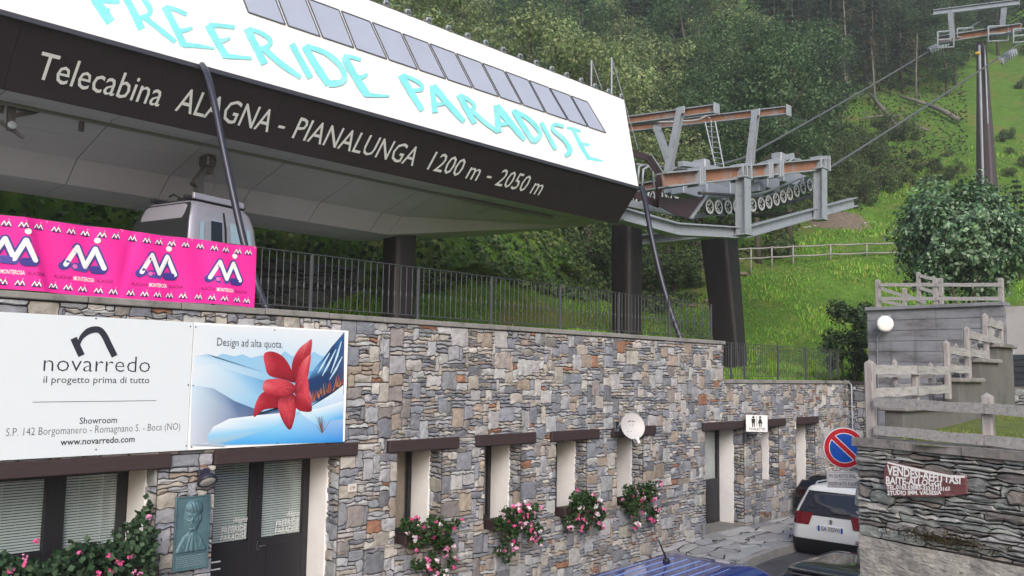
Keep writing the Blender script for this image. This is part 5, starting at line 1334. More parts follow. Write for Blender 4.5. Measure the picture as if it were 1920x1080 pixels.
for x in (-.6,0,.6): q.bbox((x-.04,-.5,.965),(x+.04,.5,1.019),.008)
q.build('roof_rack',M_CABD,cab,local=True)
q=MB(); q.bbox((-.62,-.62,1.03),(.66,-.553,1.15),.01); q.build('roof_bar',M_CAB,cab,local=True)
q=MB(); q.bbox((-.12,.35,1.0),(.02,.55,1.22),.02); q.tube([(-.05,.45,1.2),(-.15,.6,1.3),(-.1,.8,1.28)],.02,6); q.build('door_lever',M_CABD,cab,local=True)
top=zs1+.25-(zr_-1.0)
q=MB(); q.beam((-.02,0,1.09),(-.02,0,1.62),.13,.16,(0,1,0)); q.beam((-.14,.02,1.45),(.16,0,1.90),.10,.16,(0,1,0)); q.beam((.16,-.01,1.75),(.16,-.01,top),.16,.16,(0,1,0)); q.bbox((.05,-.16,1.88),(.28,.14,2.12),.03); q.lathe((.17,-.16,2.0),(0,-1,0),[(0,.07),(.05,.06),(.06,.02)],14)
q.tube([(.24,-.1,1.9),(.27,-.12,1.5),(.24,-.1,1.12)],.02,6)
q.build('hanger',mat('hanger_steel',s(88,86,88),.5,metal=.4),cab,local=True)
# track hardware under the fascia at the left
tr=thing('track_bracket','grey steel bracket arms bolted under the soffit at the left edge','bracket',(4.2,6.0,8))
zt_=ZFb; M_TS=mat('track_steel',s(92,88,90),.5,metal=.4)
yv=5.9; b3=lambda x,y: P(x,y,'Y',yv)
q=MB(); q.beam(b3(22,165),b3(20,245),.12,.10,(0,1,0)); q.build('post',M_TS,tr)
q=MB(); q.beam(b3(24,217),b3(135,198),.07,.10,(0,1,0)); q.build('arm',M_TS,tr)
q=MB(); q.beam(b3(0,228),b3(45,258),.06,.06,(0,1,0)); q.beam(b3(2,212),b3(10,170),.06,.06,(0,1,0)); q.build('brace',M_TS,tr)
q=MB(); q.lathe(b3(20,236)-Vector((0,.06,0)),(0,-1,0),[(0,.07),(.04,.07),(.05,.03)],12); q.build('pin',M_GALV,tr)
q=MB(); q.tube([b3(160,200),b3(154,222),b3(152,246)],.05,8); tag(q.build('hook',M_TS,smooth=True),'short dark steel hook hanging below the station fascia','hook')

# ------------------------------------------------------------ lift frame outside the station
XF=35.6
lf=thing('lift_frame','galvanised steel lift frame with rows of rope wheels outside the station','lift machinery',(31,8.45,4))
YFR=5.3
def onx(px,py,X=None): return P(px,py,'Y',YFR if X is None else X)
Cn,Cf=onx(1545,308),onx(1242,338)
q=MB(); q.ibeam(Cf,Cn,.45,.50,(0,0,1),0,1,.05)
q.build('crossbeam',[M_GALV,M_RUST],lf)
for (a,b,w_) in ((onx(1530,308),onx(1546,308),0),(onx(1382,325),onx(1398,323),0),(onx(1302,332),onx(1310,331),0),(onx(1452,318),onx(1458,317),0),(onx(1432,320),onx(1438,319),0)):
    for k in range(3):
        q=MB(); p=a.lerp(b,k/2); q.bbox((p.x-.035,p.y-.27,p.z-.34),(p.x+.035,p.y+.27,p.z+.34),.008); q.build('flange',M_GALV,lf)
# lower transverse beam, V shaped, on the leaning column
E1,E2,E3,E4=onx(1600,379),onx(1530,400),onx(1390,437),onx(1264,430)
q=MB(); q.ibeam(E1,E3,.40,.42,(0,0,1),0,0,.05); q.build('lower_beam',M_GALV,lf)
q=MB(); q.ibeam(E3+Vector((0,.02,0)),E4,.40,.42,(0,0,1),0,0,.05); q.build('lower_beam',M_GALV,lf)
Lb0=P(1160,402,'Y',YFR); q=MB(); q.ibeam(Lb0,E4-Vector((.02,0,0)),.40,.42,(0,0,1),0,0,.05); q.build('lower_beam',M_GALV,lf)
far=Vector((0,6.2,0))
q=MB(); q.ibeam(Cf+far,Cn+far,.40,.45,(0,0,1),0,1,.05); q.build('crossbeam',[M_GALV,M_RUST],lf)
hx=E4.lerp(E3,.62); q=MB(); q.ibeam(Vector((hx.x,YFR+.25,hx.z)),Vector((hx.x,9.4,hx.z)),.5,.40,(0,0,1),0,0,.05); q.build('head_beam',M_GALV,lf)
for fr in (.25,.8):
    hx2=Cf.lerp(Cn,fr); q=MB(); q.ibeam(Vector((hx2.x,YFR+.26,hx2.z-.02)),Vector((hx2.x,YFR+5.95,hx2.z-.02)),.3,.34,(0,0,1),0,1,.04); q.build('crossbeam',[M_GALV,M_RUST],lf)
for (pxa,pya,pxb,pyb) in ((1393,335,1394,438),(1538,318,1538,410)):
    a=onx(pxa,pya,YFR-.30); b=onx(pxb,pyb,YFR-.30); q=MB(); q.ibeam(a,b,.42,.42,(0,1,0),0,0,.05); q.bbox((a.x-.26,a.y-.26,a.z-.0),(a.x+.26,a.y+.26,a.z+.06),.01); q.bbox((b.x-.26,b.y-.26,b.z-.08),(b.x+.26,b.y+.26,b.z-.02),.01); q.build('post',M_GALV,lf)
# upper beams and raking posts
XA,XB=29.0,32.0
A0,A1=P(1172,227,'X',XA),P(1342,204,'X',XA); q=MB(); q.ibeam(A0,A1,.26,.34,(0,0,1),0,1,.04); q.bbox((A1.x-.2,A1.y-.06,A1.z-.22),(A1.x+.2,A1.y-.0,A1.z+.22),.006); q.build('upper_beam',[M_GALV,M_RUST],lf)
B0,B1=P(1172,242,'X',XB),P(1478,207,'X',XB); q=MB(); q.ibeam(B0,B1,.26,.34,(0,0,1),0,1,.04); q.bbox((B1.x-.2,B1.y-.04,B1.z-.24),(B1.x+.2,B1.y+.0,B1.z+.22),.006); q.build('upper_beam',[M_GALV,M_RUST],lf)
for (p0,p1,X) in (((1276,208),(1252,325),XA),((1232,240),(1260,318),XB),((1417,212),(1404,322),XB)):
    q=MB(); a=P(*p0,'X',X-.25); b=P(*p1,'X',X-.25); q.ibeam(a,b,.26,.26,(1,0,0),0,0,.04); q.bbox((a.x-.05,a.y-.2,a.z-.14),(a.x+.02,a.y+.2,a.z+.16),.01); q.build('raking_post',M_GALV,lf)
# ladder
q=MB(); X=31.2; l0,l1,m0,m1=P(1322,228,'X',X),P(1342,314,'X',X),P(1341,228,'X',X),P(1358,318,'X',X)
q.tube([l0,l1],.03,6); q.tube([m0,m1],.03,6); q.tube([P(1333,226,'X',X+.4),P(1337,290,'X',X+.4)],.02,6)
for k in range(1,9): q.tube([l0.lerp(l1,k/9),m0.lerp(m1,k/9)],.018,6)
q.build('ladder',M_GALV,lf)
# rope wheels: near train along the cable
M_SHV=mat('wheel_steel',s(196,202,204),.5,metal=.1); M_SRB=mat('wheel_rubber',s(72,74,78),.7); 
def sheave_train(pxs,Y,name='wheel_train',r=.29):
    t=MB(); pts=[P(x,y,'Y',Y) for x,y in pxs]
    for i in range(0,len(pts)-1):
        t.beam(pts[i]+Vector((0,.13,.0)),pts[i+1]+Vector((0,.13,.0)),.04,.10)
        if i%2==0: t.beam((pts[i]+pts[i+1])/2+Vector((0,.15,0)),(pts[i]+pts[i+1])/2+Vector((0,.15,.42)),.05,.16,(1,0,0))
    t.tube([p+Vector((0,.16,.42)) for p in pts],.06,6)
    to=t.build(name,M_GALV,lf)
    for p in pts:
        q=MB(); q.lathe(p,(0,-1,0),[(-.07,r*.88),(-.06,r),(-.02,r),(0,r*.86),(.02,r),(.06,r),(.07,r*.88)],22,capend=False,mat=0)
        q.lathe(p,(0,-1,0),[(.062,r*.97),(.076,r*.94),(.076,r*.70),(.06,r*.68)],22,mat=1,capend=False)
        q.lathe(p,(0,-1,0),[(.01,r*.72),(.02,.05),(.09,.05),(.1,.02)],14,mat=2)
        for k in range(5):
            a=k*1.2566; q.beam(p+Vector((0,-.035,0)),p+Vector((math.cos(a)*r*.8,-.035,math.sin(a)*r*.8)),.03,.05,(0,1,0),mat=1)
        q.build('wheel',[M_SRB,M_SHV,M_CABD],to,smooth=False)
near=[(1328,388),(1345,388.5),(1363,388.5),(1379,387.5),(1395,386.5),(1409,385),(1425,382.5),(1439,379),(1453,374),(1466,369),(1478,364),(1491,358),(1503,352.5),(1516,347)]
sheave_train(near,6.2)
farp=[P(x,y,'Y',6.2) for x,y in near]
fpx=[]
for p in farp[::1]:
    pp2=Vector((p.x,10.7,p.z+1.0)); d=pp2-CAM; zz=d.dot(FW); fpx.append((960+d.dot(RT)/zz*F_PX,540-d.dot(UP)/zz*F_PX))
sheave_train(fpx,10.7)
# boxes, walkways, arms around the wheels
def pbox(px0,py0,px1,py1,Y,dep,m=M_GALV,name='machine_box',tilt=0):
    a=P(px0,py1,'Y',Y); b=P(px1,py0,'Y',Y)
    q=MB(); q.bbox((a.x,Y,min(a.z,b.z)),(b.x,Y+dep,max(a.z,b.z)),.03); return q.build(name,m,lf)
M_BOX=mat('grey_box_paint',s(150,158,172),.5,metal=.2,var=.1,scale=2)
for (x0,y0,x1,y1,Y,dp) in ((1282,346,1318,362,7.2,.6),(1326,352,1366,366,7.2,.6),(1370,345,1384,365,7.5,.7),(1424,344,1436,358,7.2,.6),(1440,336,1462,352,7.2,.7),(1470,328,1508,340,7.4,.6),(1268,345,1281,360,7.6,.6)): pbox(x0,y0,x1,y1,Y,dp,M_BOX)
def arm(pts,Y,r=.06,name='guard_rail',m=M_GALV):
    q=MB(); q.tube([P(x,y,'Y',Y) for x,y in pts],r,7); return q.build(name,m,lf,smooth=True)
for pts,Y in (([(1480,320),(1480,302),(1486,298),(1500,299),(1503,312)],6.6),([(1204,352),(1206,318),(1216,312),(1224,320),(1226,352)],7.4),([(1196,345),(1198,312),(1206,310)],7.9),([(1243,334),(1252,338),(1252,352)],6.6)): arm(pts,Y,.045)
q=MB(); a,b,c_=P(1276,307,'Y',7.6),P(1315,312,'Y',7.6),P(1346,317,'Y',7.6); q.beam(a,b,.25,.2); q.beam(b,c_,.25,.16); q.bbox((b.x-.2,b.y-.3,b.z-.25),(b.x+.2,b.y+.3,b.z+.25),.04); q.build('rocker_arm',M_GALV,lf)
q=MB(); a,b,c_=P(1432,308,'Y',7.0),P(1462,300,'Y',7.0),P(1484,292,'Y',7.0); q.beam(a,c_,.3,.22); q.bbox((b.x-.25,b.y-.2,b.z-.1),(b.x+.25,b.y+.3,b.z+.3),.04); q.build('rocker_arm',M_GALV,lf)
q=MB(); q.tube([P(1300,205,'X',XB-.3),P(1332,222,'X',XB-.3)],.02,6); q.tube([P(x,y,'X',XB-.4) for x,y in ((1214,226),(1240,229),(1270,228),(1300,226),(1312,224),(1324,218),(1330,212))],.045,7); q.build('cable_loom',mat('pale_cable',s(190,186,190),.6),lf,smooth=True)
# cross walkway grating and struts below the wheels
q=MB(); a=P(1215,385,'Y',7.3); 
for k in range(8):
    p0=P(1216+k*13,392+k*4,'Y',8.2); p1=P(1222+k*13,380+k*4,'Y',8.2); p2=P(1229+k*13,395+k*4,'Y',8.2); q.beam(p0,p1,.05,.05); q.beam(p1,p2,.05,.05)
q.build('lattice',M_CABD,lf)
q=MB(); q.beam(P(1160,378,'Y',6.9),P(1300,405,'Y',6.9),.12,.25); q.beam(P(1300,405,'Y',6.9),P(1390,396,'Y',6.9),.12,.2); q.build('rail_beam',M_GALV,lf)
q=MB(); q.beam(P(1395,405,'Y',7.6),P(1470,402,'Y',7.6),.9,.10); q.beam(P(1420,395,'Y',8.4),P(1520,368,'Y',8.4),.7,.08); q.build('walkway',M_CABD,lf)
# brown funnel plates at the rope entry
M_PLB=mat('funnel_brown',s(60,44,50),.5)
def plate(pts,Y,t=.05,name='guide_plate'):
    q=MB(); q.prism([P(x,y,'Y',Y) for x,y in pts],(0,t,0)); return q.build(name,M_PLB,lf)
plate([(1236,368),(1262,372),(1296,372),(1326,367),(1295,410),(1266,402),(1236,386)],5.8)
plate([(1186,280),(1218,290),(1244,330),(1236,332),(1212,300),(1188,294)],6.2)
plate([(1232,332),(1244,330),(1238,386),(1230,384)],6.0)
plate([(1178,352),(1232,375),(1236,390),(1176,364)],6.1)
q=MB(); q.beam(P(1326,366,'Y',5.75),P(1295,410,'Y',5.75),.06,.10,(0,1,0)); q.build('plate_edge',M_GALV,lf)
q=MB(); q.beam(P(1219,290,'Y',6.15),P(1245,330,'Y',6.15),.05,.12,(0,1,0)); q.build('plate_edge',M_GALV,lf)
# leaning dark column under the frame
ct=P(1348,446,'Y',8.45); cb_=P(1375,690,'Y',7.9); cb_.z=3.3
q=MB(); n=24; 
def sq(c,rx,ry,z): return [(c.x+rx*math.copysign(abs(math.cos(a))**.3,math.cos(a)),c.y+ry*math.copysign(abs(math.sin(a))**.3,math.sin(a)),z) for a in [2*math.pi*i/n for i in range(n)]]
loft(q,[sq(cb_,.38,.55,cb_.z),sq(ct,.56,.66,ct.z)]); q.build('column',M_COLM,lf)
q=MB(); q.bbox((ct.x-.7,ct.y-.7,ct.z+.002),(ct.x+.7,ct.y+.7,ct.z+.1),.02); q.bbox((ct.x-.5,ct.y-.5,ct.z+.101),(ct.x+.5,ct.y+.5,ct.z+.35),.02); q.build('column_head',M_GALV,lf)

# ------------------------------------------------------------ cable tower and ropes
XT=68.0
tw=thing('cable_tower','tall dark cable tower with crossarm and walkways on the meadow slope','tower',(XT,8.45,float(T(XT,8.45))))
tb=PZ(1851,352,62); tt_=PZ(1840,80,62)
base=Vector((tb.x,tb.y,float(T(tb.x,tb.y))-.5)); 
q=MB(); loft(q,[sq(base,.72,.62,base.z),sq(tt_,.30,.26,tt_.z)]); q.build('column',mat('tower_brown',s(78,66,74),.45,var=.06,scale=1),tw)
q=MB(); L0=PZ(1836,85,61.3); L1=PZ(1843,345,61.3); q.tube([L0,L1],.09,8); L0=PZ(1846,85,61.4); L1=PZ(1857,345,61.4); q.tube([L0,L1],.06,8); q.build('ladder_rail',M_GALV,tw)
q=MB(); y0=PZ(1833,100,61.2); q.bbox((y0.x-.14,y0.y-.14,y0.z-.10),(y0.x+.14,y0.y+.14,y0.z+.10),.05); q.build('number_disc',mat('yellow_disc',s(220,180,70),.5),tw)
cN,cF=PZ(1915,52,60),PZ(1760,76,63.5)
q=MB(); q.ibeam(cF,cN,.5,.55,(0,0,1),0,1,.06); q.build('crossarm',[M_GALV,M_RUST],tw)
uN,uF=PZ(1912,4,60),PZ(1750,24,63.5); q=MB(); q.ibeam(uF,uN,.3,.4,(0,0,1),0,0,.05); q.build('upper_beam',M_GALV,tw)
for (p0,p1) in (((1878,62),(1883,12)),((1786,72),(1782,22))):
    q=MB(); q.ibeam(PZ(*p0,62),PZ(*p1,62),.3,.3,(1,0,0),0,0,.04); q.build('raking_post',M_GALV,tw)
def cage(px0,py0,px1,py1,z):
    q=MB(); a=[(px0,py0),(px1,py0-2),(px1,py1-2),(px0,py1)]
    for dz in (0,1.4):
        pts=[PZ(x,y,z+dz) for x,y in a]; q.tube(pts+[pts[0]],.07,6)
        q.tube([pts[0].lerp(pts[3],.5),pts[1].lerp(pts[2],.5)],.06,6)
    for x,y in a: q.tube([PZ(x,y,z),PZ(x,y,z+1.4)],.07,6)
    q.add([PZ(px0,py1,z),PZ(px1,py1-2,z),PZ(px1,py1-2,z+1.4),PZ(px0,py1,z+1.4)],[(0,1,2,3)])
    q.build('walkway_cage',M_GALV,tw)
cage(1758,60,1788,90,62); cage(1795,54,1824,70,62.5); cage(1853,50,1890,78,60.5); cage(1900,55,1930,80,59.5)
nr=P(1892,100,'X',XT); fr=P(1762,82,'X',XT)
for e in (nr,fr):
    q=MB()
    for k in range(-3,4):
        p=e+Vector((k*.6,0,k*.28-.25)); q.lathe(p,(0,-1,0),[(-.08,.2),(-.06,.26),(.06,.26),(.08,.2)],12)
    q.beam(e+Vector((-2,.2,-.9)),e+Vector((2,.2,.9)),.1,.15)
    q.build('wheel_train',M_GALV,tw)
def rope(label,p_sta,p_tow):
    d=(p_tow-p_sta); pts=[]
    for k in range(25):
        t=k/24*1.35; p=p_sta+d*t; p.z-=.10*math.sin(math.pi*min(t,1)); pts.append(p)
    q=MB(); q.tube([p_sta+Vector((-9,0,-2.0)),p_sta+Vector((-4,0,-1.35))]+pts,.06,8); tag(q.build('haul_rope',mat('wire_rope',s(120,122,128),.45,metal=.6),smooth=True),label,'cable',group='haul ropes of the gondola lift')
rope('near steel haul rope rising from the wheel rows to the tower',P(1516,357,'Y',6.2)+Vector((0,0,.42)),P(1890,96,'Y',6.2))
rope('far steel haul rope rising to the tower, upper of the two',P(1392,297,'Y',10.7),P(1760,85,'Y',10.7))
# ------------------------------------------------------------ vegetation
def tree_mesh(kind,seed,H=12.0):
    """returns (trunk MB, leaf verts, cols)"""
    rr=random.Random(seed); rng=np.random.default_rng(seed); q=MB()
    if kind=='broad':
        tr=[Vector((0,0,-.5)),Vector((rr.uniform(-.2,.2),rr.uniform(-.2,.2),H*.35)),Vector((rr.uniform(-.4,.4),rr.uniform(-.4,.4),H*.75)),Vector((0,0,H*.95))]
        q.tube(tr,[.22,.16,.09,.02],7)
        cl=[]
        for i in range(46):
            u=rr.random()**.8; z=H*(.22+.76*u); R=H*.30*math.sin(math.pi*min(1,(1-u)*.85+.12))**.7; a=rr.uniform(0,6.283); rad=R*rr.uniform(.45,1.0)
            cl.append((rad*math.cos(a),rad*math.sin(a),z,H*rr.uniform(.045,.10)))
            if i%4==0: q.tube([tr[1].lerp(tr[2],u*.8),Vector(cl[-1][:3])],[.06,.015],5)
        cl=np.array(cl); n=7600; w_=cl[:,3]**2; ids=rng.choice(len(cl),n,p=w_/w_.sum()); d=rng.normal(0,1,(n,3)); d/=np.linalg.norm(d,axis=1)[:,None]; d*=rng.uniform(.25,1.05,(n,1))**.5
        cen=cl[ids,:3]+d*cl[ids,3:4]*np.array([1.15,1.15,.85]); nrm=d+np.array([0,0,.6]); size=.21
        cb=rng.uniform(.75,1.25,len(cl))[ids][:,None]
        return q,cen,nrm,size,cb
    if kind=='conifer':
        q.tube([Vector((0,0,-.5)),Vector((0,0,H))],[.20,.02],7); cen=[];nrm=[]
        z=H*.12
        while z<H*.98:
            L=H*.20*(1-z/H)**.8+.15; nb=rr.randint(5,8); a0=rr.uniform(0,6.28)
            for k in range(nb):
                if rr.random()<.15: continue
                a=a0+6.283*k/nb+rr.uniform(-.2,.2); l=L*rr.uniform(.7,1.15); m=int(16+l*34)
                t=np.sqrt(rng.uniform(.05,1,m)); x=np.cos(a)*t*l+rng.normal(0,.10,m)*(.5+t); y=np.sin(a)*t*l+rng.normal(0,.10,m)*(.5+t); zz=z-.35*l*t**1.5+rng.normal(0,.06,m)-.12*rng.random(m)
                cen.append(np.stack([x,y,zz],1)); nrm.append(np.stack([np.cos(a)*.4*np.ones(m),np.sin(a)*.4*np.ones(m),np.ones(m)],1))
                if rr.random()<.4: q.tube([Vector((0,0,z)),Vector((math.cos(a)*l,math.sin(a)*l,z-.35*l))],[.03,.01],4)
            z+=H*.045*rr.uniform(.8,1.3)
        cen=np.concatenate(cen); nrm=np.concatenate(nrm); return q,cen,nrm,.24,np.ones((len(cen),1))
    if kind=='bare':
        lean=rr.uniform(-.6,.6); tr=[Vector((0,0,-.5)),Vector((lean*.4,0,H*.5)),Vector((lean,rr.uniform(-.3,.3),H))]; q.tube(tr,[.16,.11,.03],7); cen=[]
        for i in range(26):
            u=rr.uniform(.15,.97); a=rr.uniform(0,6.28); l=rr.uniform(.6,2.6)*(1.1-u*.6); b=tr[0].lerp(tr[2],u); e=b+Vector((math.cos(a)*l,math.sin(a)*l,rr.uniform(-.2,.8))); q.tube([b,(b+e)/2+Vector((0,0,.1)),e],[.035,.02,.008],4)
            if u>.55:
                m=26; t=rng.uniform(.4,1.1,(m,1)); cen.append(np.array(b)[None]+(np.array(e)-np.array(b))[None]*t+rng.normal(0,.2,(m,3)))
        cen=np.concatenate(cen); return q,cen,rng.normal(0,1,cen.shape)+np.array([0,0,.8]),.22,np.ones((len(cen),1))
    if kind=='shrub':
        cl=[]
        for i in range(20):
            a=rr.uniform(0,6.283); rad=H*.62*math.sqrt(rr.random()); cl.append((rad*math.cos(a),rad*math.sin(a),H*rr.uniform(.12,.85)*(1-.45*(rad/(H*.62))**2),H*rr.uniform(.14,.26)))
        for i in range(9):
            a=rr.uniform(0,6.28); q.tube([Vector((0,0,-.3)),Vector((math.cos(a)*H*.3,math.sin(a)*H*.3,H*rr.uniform(.5,.9)))],[.035,.01],4)
        cl=np.array(cl); n=2600; w_=cl[:,3]**2; ids=rng.choice(len(cl),n,p=w_/w_.sum()); d=rng.normal(0,1,(n,3)); d/=np.linalg.norm(d,axis=1)[:,None]; d*=rng.uniform(.2,1.05,(n,1))**.5
        return q,cl[ids,:3]+d*cl[ids,3:4],d+np.array([0,0,.6]),.17,rng.uniform(.75,1.25,len(cl))[ids][:,None]
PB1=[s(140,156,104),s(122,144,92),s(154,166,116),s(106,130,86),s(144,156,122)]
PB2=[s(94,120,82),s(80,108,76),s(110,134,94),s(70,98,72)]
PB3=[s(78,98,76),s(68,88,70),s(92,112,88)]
PCN=[s(62,82,68),s(72,94,76),s(54,72,62),s(86,106,82)]
PBR=[s(92,96,70),s(112,84,60),s(76,84,60)]
PSH=[s(100,122,76),s(88,108,68),s(120,138,86),s(76,94,66)]
KINDS={}
def proto(key,kind,seed,H,pal,part='crown',bark=None):
    q,cen,nrm,size,cb=tree_mesh(kind,seed,H); me_t=q; 
    root=bpy.data.objects.new('tree',None); COL.objects.link(root)
    tk=q.build('trunk' if kind!='shrub' else 'stems',bark or M_BARK,root,smooth=True)
    lf_=leaf_obj(part,leaves(cen,nrm,size,0,.62,.55),4,M_LEAF,np.clip(pick(pal,len(cen),.22)*cb,0.002,1),root)
    KINDS[key]=root; root['kindkey']=key; return root
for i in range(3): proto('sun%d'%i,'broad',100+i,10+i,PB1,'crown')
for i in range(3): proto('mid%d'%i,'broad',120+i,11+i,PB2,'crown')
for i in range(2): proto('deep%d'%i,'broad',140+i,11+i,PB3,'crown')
for i in range(3): proto('con%d'%i,'conifer',160+i,14+2*i,PCN,'crown')
for i in range(3): proto('bare%d'%i,'bare',180+i,10+2*i,PBR,'crown',M_BARKP)
for i in range(3): proto('shr%d'%i,'shrub',200+i,2.0+.4*i,PSH,'foliage')
KNAME={'sun':('deciduous_tree','light olive green leafy tree on the wooded slope','tree','light green trees on the slope'),'mid':('deciduous_tree','mid green leafy tree on the wooded slope','tree','mid green trees on the slope'),'deep':('deciduous_tree','dark green leafy tree in the shaded wood','tree','dark leafy trees in the wood'),
 'con':('conifer_tree','dark conifer with drooping boughs in the wood','tree','conifers in the wood'),'bare':('sparse_tree','pale thin trunk tree with few leaves in the dark wood','tree','thin sparse trees in the wood'),'shr':('shrub','low green shrub at the foot of the wood','shrub','shrubs along the wood edge')}
used=set(); occupied=[]
def plant(key,x,y,sc=1.0,zoff=0,rot=None,label=None,group=True):
    nm,lb,ct_,gr=KNAME[key[:-1]]; rr=RNG
    loc=(x,y,float(T(x,y))+zoff); rot=rr.uniform(0,6.28) if rot is None else rot
    src=KINDS[key]
    if key in used:
        r=dup(src,loc,rot)
    else:
        r=src; r.location=loc; r.rotation_euler=(0,0,rot); used.add(key)
    r.name=nm; r.scale=(sc*rr.uniform(.92,1.08),sc*rr.uniform(.92,1.08),sc*rr.uniform(.9,1.12))
    if 'kindkey' in r: del r['kindkey']
    tag(r,label or lb,ct_,gr if group else None); 
    if not group and 'group' in r: del r['group']
    return r
def G(px,py,z0=14,z1=160):
    """first ground point along a sight line"""
    z=z0
    while z<z1:
        p=PZ(px,py,z)
        if float(T(p.x,p.y))>=p.z: return p
        z+=.25
    return PZ(px,py,z1)
def proj(p):
    d=Vector(p)-CAM; z=d.dot(FW); return 960+d.dot(RT)/z*F_PX, 540-d.dot(UP)/z*F_PX, z
def place(n,rx_,ry_,zr_,keys,sc,mind,cond=lambda x,y,px,z: True):
    k=0; tries=0
    while k<n and tries<n*60:
        tries+=1; px=RNG.uniform(*rx_); z=RNG.uniform(*zr_); g=PZ(px,400,z); x,y=g.x,g.y
        if not cond(x,y,px,z): continue
        if any((x-a)**2+(y-b)**2<mind*mind for a,b in occupied): continue
        occupied.append((x,y)); plant(RNG.choice(keys),x,y,RNG.uniform(*sc)); k+=1
    return k
clear=lambda x,y,px,z: (y>20 or x>28) and y>13.5+max(0,(x-60))*.0 and not(x<30 and y<22)
# light green band behind the station, darker towards the right, conifers above
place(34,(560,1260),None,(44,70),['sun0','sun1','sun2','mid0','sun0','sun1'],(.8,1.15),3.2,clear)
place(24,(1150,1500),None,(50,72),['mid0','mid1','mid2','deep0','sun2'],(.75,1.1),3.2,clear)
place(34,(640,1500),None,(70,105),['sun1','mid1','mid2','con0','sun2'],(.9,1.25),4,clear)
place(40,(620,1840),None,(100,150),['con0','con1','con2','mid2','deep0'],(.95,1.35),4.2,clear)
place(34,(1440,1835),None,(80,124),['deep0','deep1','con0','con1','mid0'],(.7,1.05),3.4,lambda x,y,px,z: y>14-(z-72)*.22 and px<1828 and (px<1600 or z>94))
place(16,(1490,1800),None,(84,108),['bare0','bare1','bare2'],(.7,1.0),2.2,lambda x,y,px,z: y>13-(z-72)*.2 and (px<1600 or z>92))
place(14,(1840,1990),None,(104,150),['con1','con2','deep1'],(.8,1.1),4,lambda x,y,px,z: True)
place(34,(560,1500),None,(40,58),['shr0','shr1','shr2'],(.8,1.3),1.6,lambda x,y,px,z: (y>18.2 and x<30) or (x>=30 and y>13.2))
place(30,(1380,1700),None,(54,86),['shr0','shr1','shr2'],(.7,1.2),1.6,lambda x,y,px,z: y>12.8 and px<1760)
place(20,(1480,1620),None,(60,84),['shr0','shr1','shr2'],(.5,.95),1.5,lambda x,y,px,z: y>12.2-(z-62)*.1)
place(14,(1620,1800),None,(62,76),['shr0','shr1','shr2'],(.28,.5),1.3,lambda x,y,px,z: y>11.2-(z-62)*.1)
place(9,(1868,1990),None,(66,100),['shr0','shr1'],(.35,.6),1.5,lambda x,y,px,z: True)
place(26,(-150,620),None,(26,52),['shr0','shr1','shr2','mid0'],(.8,1.2),1.8,lambda x,y,px,z: y>18.0)
# fern clumps on the bank
# big round bush behind the concrete wall
t=thing('round_bush','large round dark green bush above the concrete wall','bush',(29.5,-1.2,5.6))
bc=PZ(1802,450,29.5); R=2.3; n=26000
bz=float(T(bc.x,bc.y)); t.location=(bc.x,bc.y,bz)
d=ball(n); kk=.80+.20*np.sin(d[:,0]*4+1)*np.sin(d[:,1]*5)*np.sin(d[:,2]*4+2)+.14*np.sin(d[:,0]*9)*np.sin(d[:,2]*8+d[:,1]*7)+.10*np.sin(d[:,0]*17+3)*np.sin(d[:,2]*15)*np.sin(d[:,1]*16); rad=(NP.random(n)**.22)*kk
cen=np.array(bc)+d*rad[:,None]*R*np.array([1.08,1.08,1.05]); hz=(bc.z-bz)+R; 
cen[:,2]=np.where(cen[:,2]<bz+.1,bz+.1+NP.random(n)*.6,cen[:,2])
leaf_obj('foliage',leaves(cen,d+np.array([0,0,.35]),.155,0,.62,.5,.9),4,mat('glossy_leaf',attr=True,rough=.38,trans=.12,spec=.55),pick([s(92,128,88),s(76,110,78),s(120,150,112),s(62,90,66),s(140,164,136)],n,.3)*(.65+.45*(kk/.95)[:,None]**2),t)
q=MB(); 
for a in range(7): q.tube([Vector((bc.x,bc.y,bz-.2)),Vector((bc.x+math.cos(a)*.9,bc.y+math.sin(a)*.9,bz+2.4))],[.09,.03],6)
q.build('trunk',M_BARK,t)
# overgrown shrub in the yard corner
def leafy(name,label,cat,cx,cy,z0,h,rx,ry,n,size,pal,stems=8):
    t=thing(name,label,cat,(cx,cy,z0)); rr=random.Random(n)
    cl=np.array([(cx+rr.uniform(-1,1)*rx,cy+rr.uniform(-1,1)*ry,z0+h*rr.uniform(.08,1)**1.0,rr.uniform(.14,.3)*min(rx*1.6,h)) for i in range(30)])
    ids=NP.choice(len(cl),n); d=ball(n)*NP.random((n,1))**.4; cen=cl[ids,:3]+d*cl[ids,3:4]; cen[:,2]=np.maximum(cen[:,2],z0+.02)
    leaf_obj('foliage',leaves(cen,d+np.array([0,0,.5]),size,0,.6,.5),4,M_LEAF,pick(pal,n,.28)*NP.uniform(.75,1.2,len(cl))[ids][:,None],t)
    q=MB()
    for i in range(stems): q.tube([Vector((cx+rr.uniform(-.3,.3)*rx,cy+rr.uniform(-.3,.3)*ry,z0-.2)),Vector(cl[i][:3])],[.035,.008],5)
    q.build('stems',M_BARK,t); return t
g=PZ(1600,700,27.0); leafy('corner_shrub','dark overgrown shrub in the corner left of the concrete wall','shrub',g.x+.1,g.y+.1,float(T(g.x,g.y))-.3,2.9,.75,.6,5200,.12,[s(76,98,66),s(62,82,60),s(90,112,74)])
g=PZ(1655,520,31); leafy('sapling','thin pale green sapling left of the round bush','sapling',g.x,g.y,float(T(g.x,g.y)),2.6,.38,.38,700,.13,[s(112,128,84),s(92,112,70)],12)
g=PZ(1905,330,46); r=plant('con0',g.x,g.y,.42,label='small pale young conifer at the right edge behind the round bush',group=False)
g=PZ(1915,300,40); 
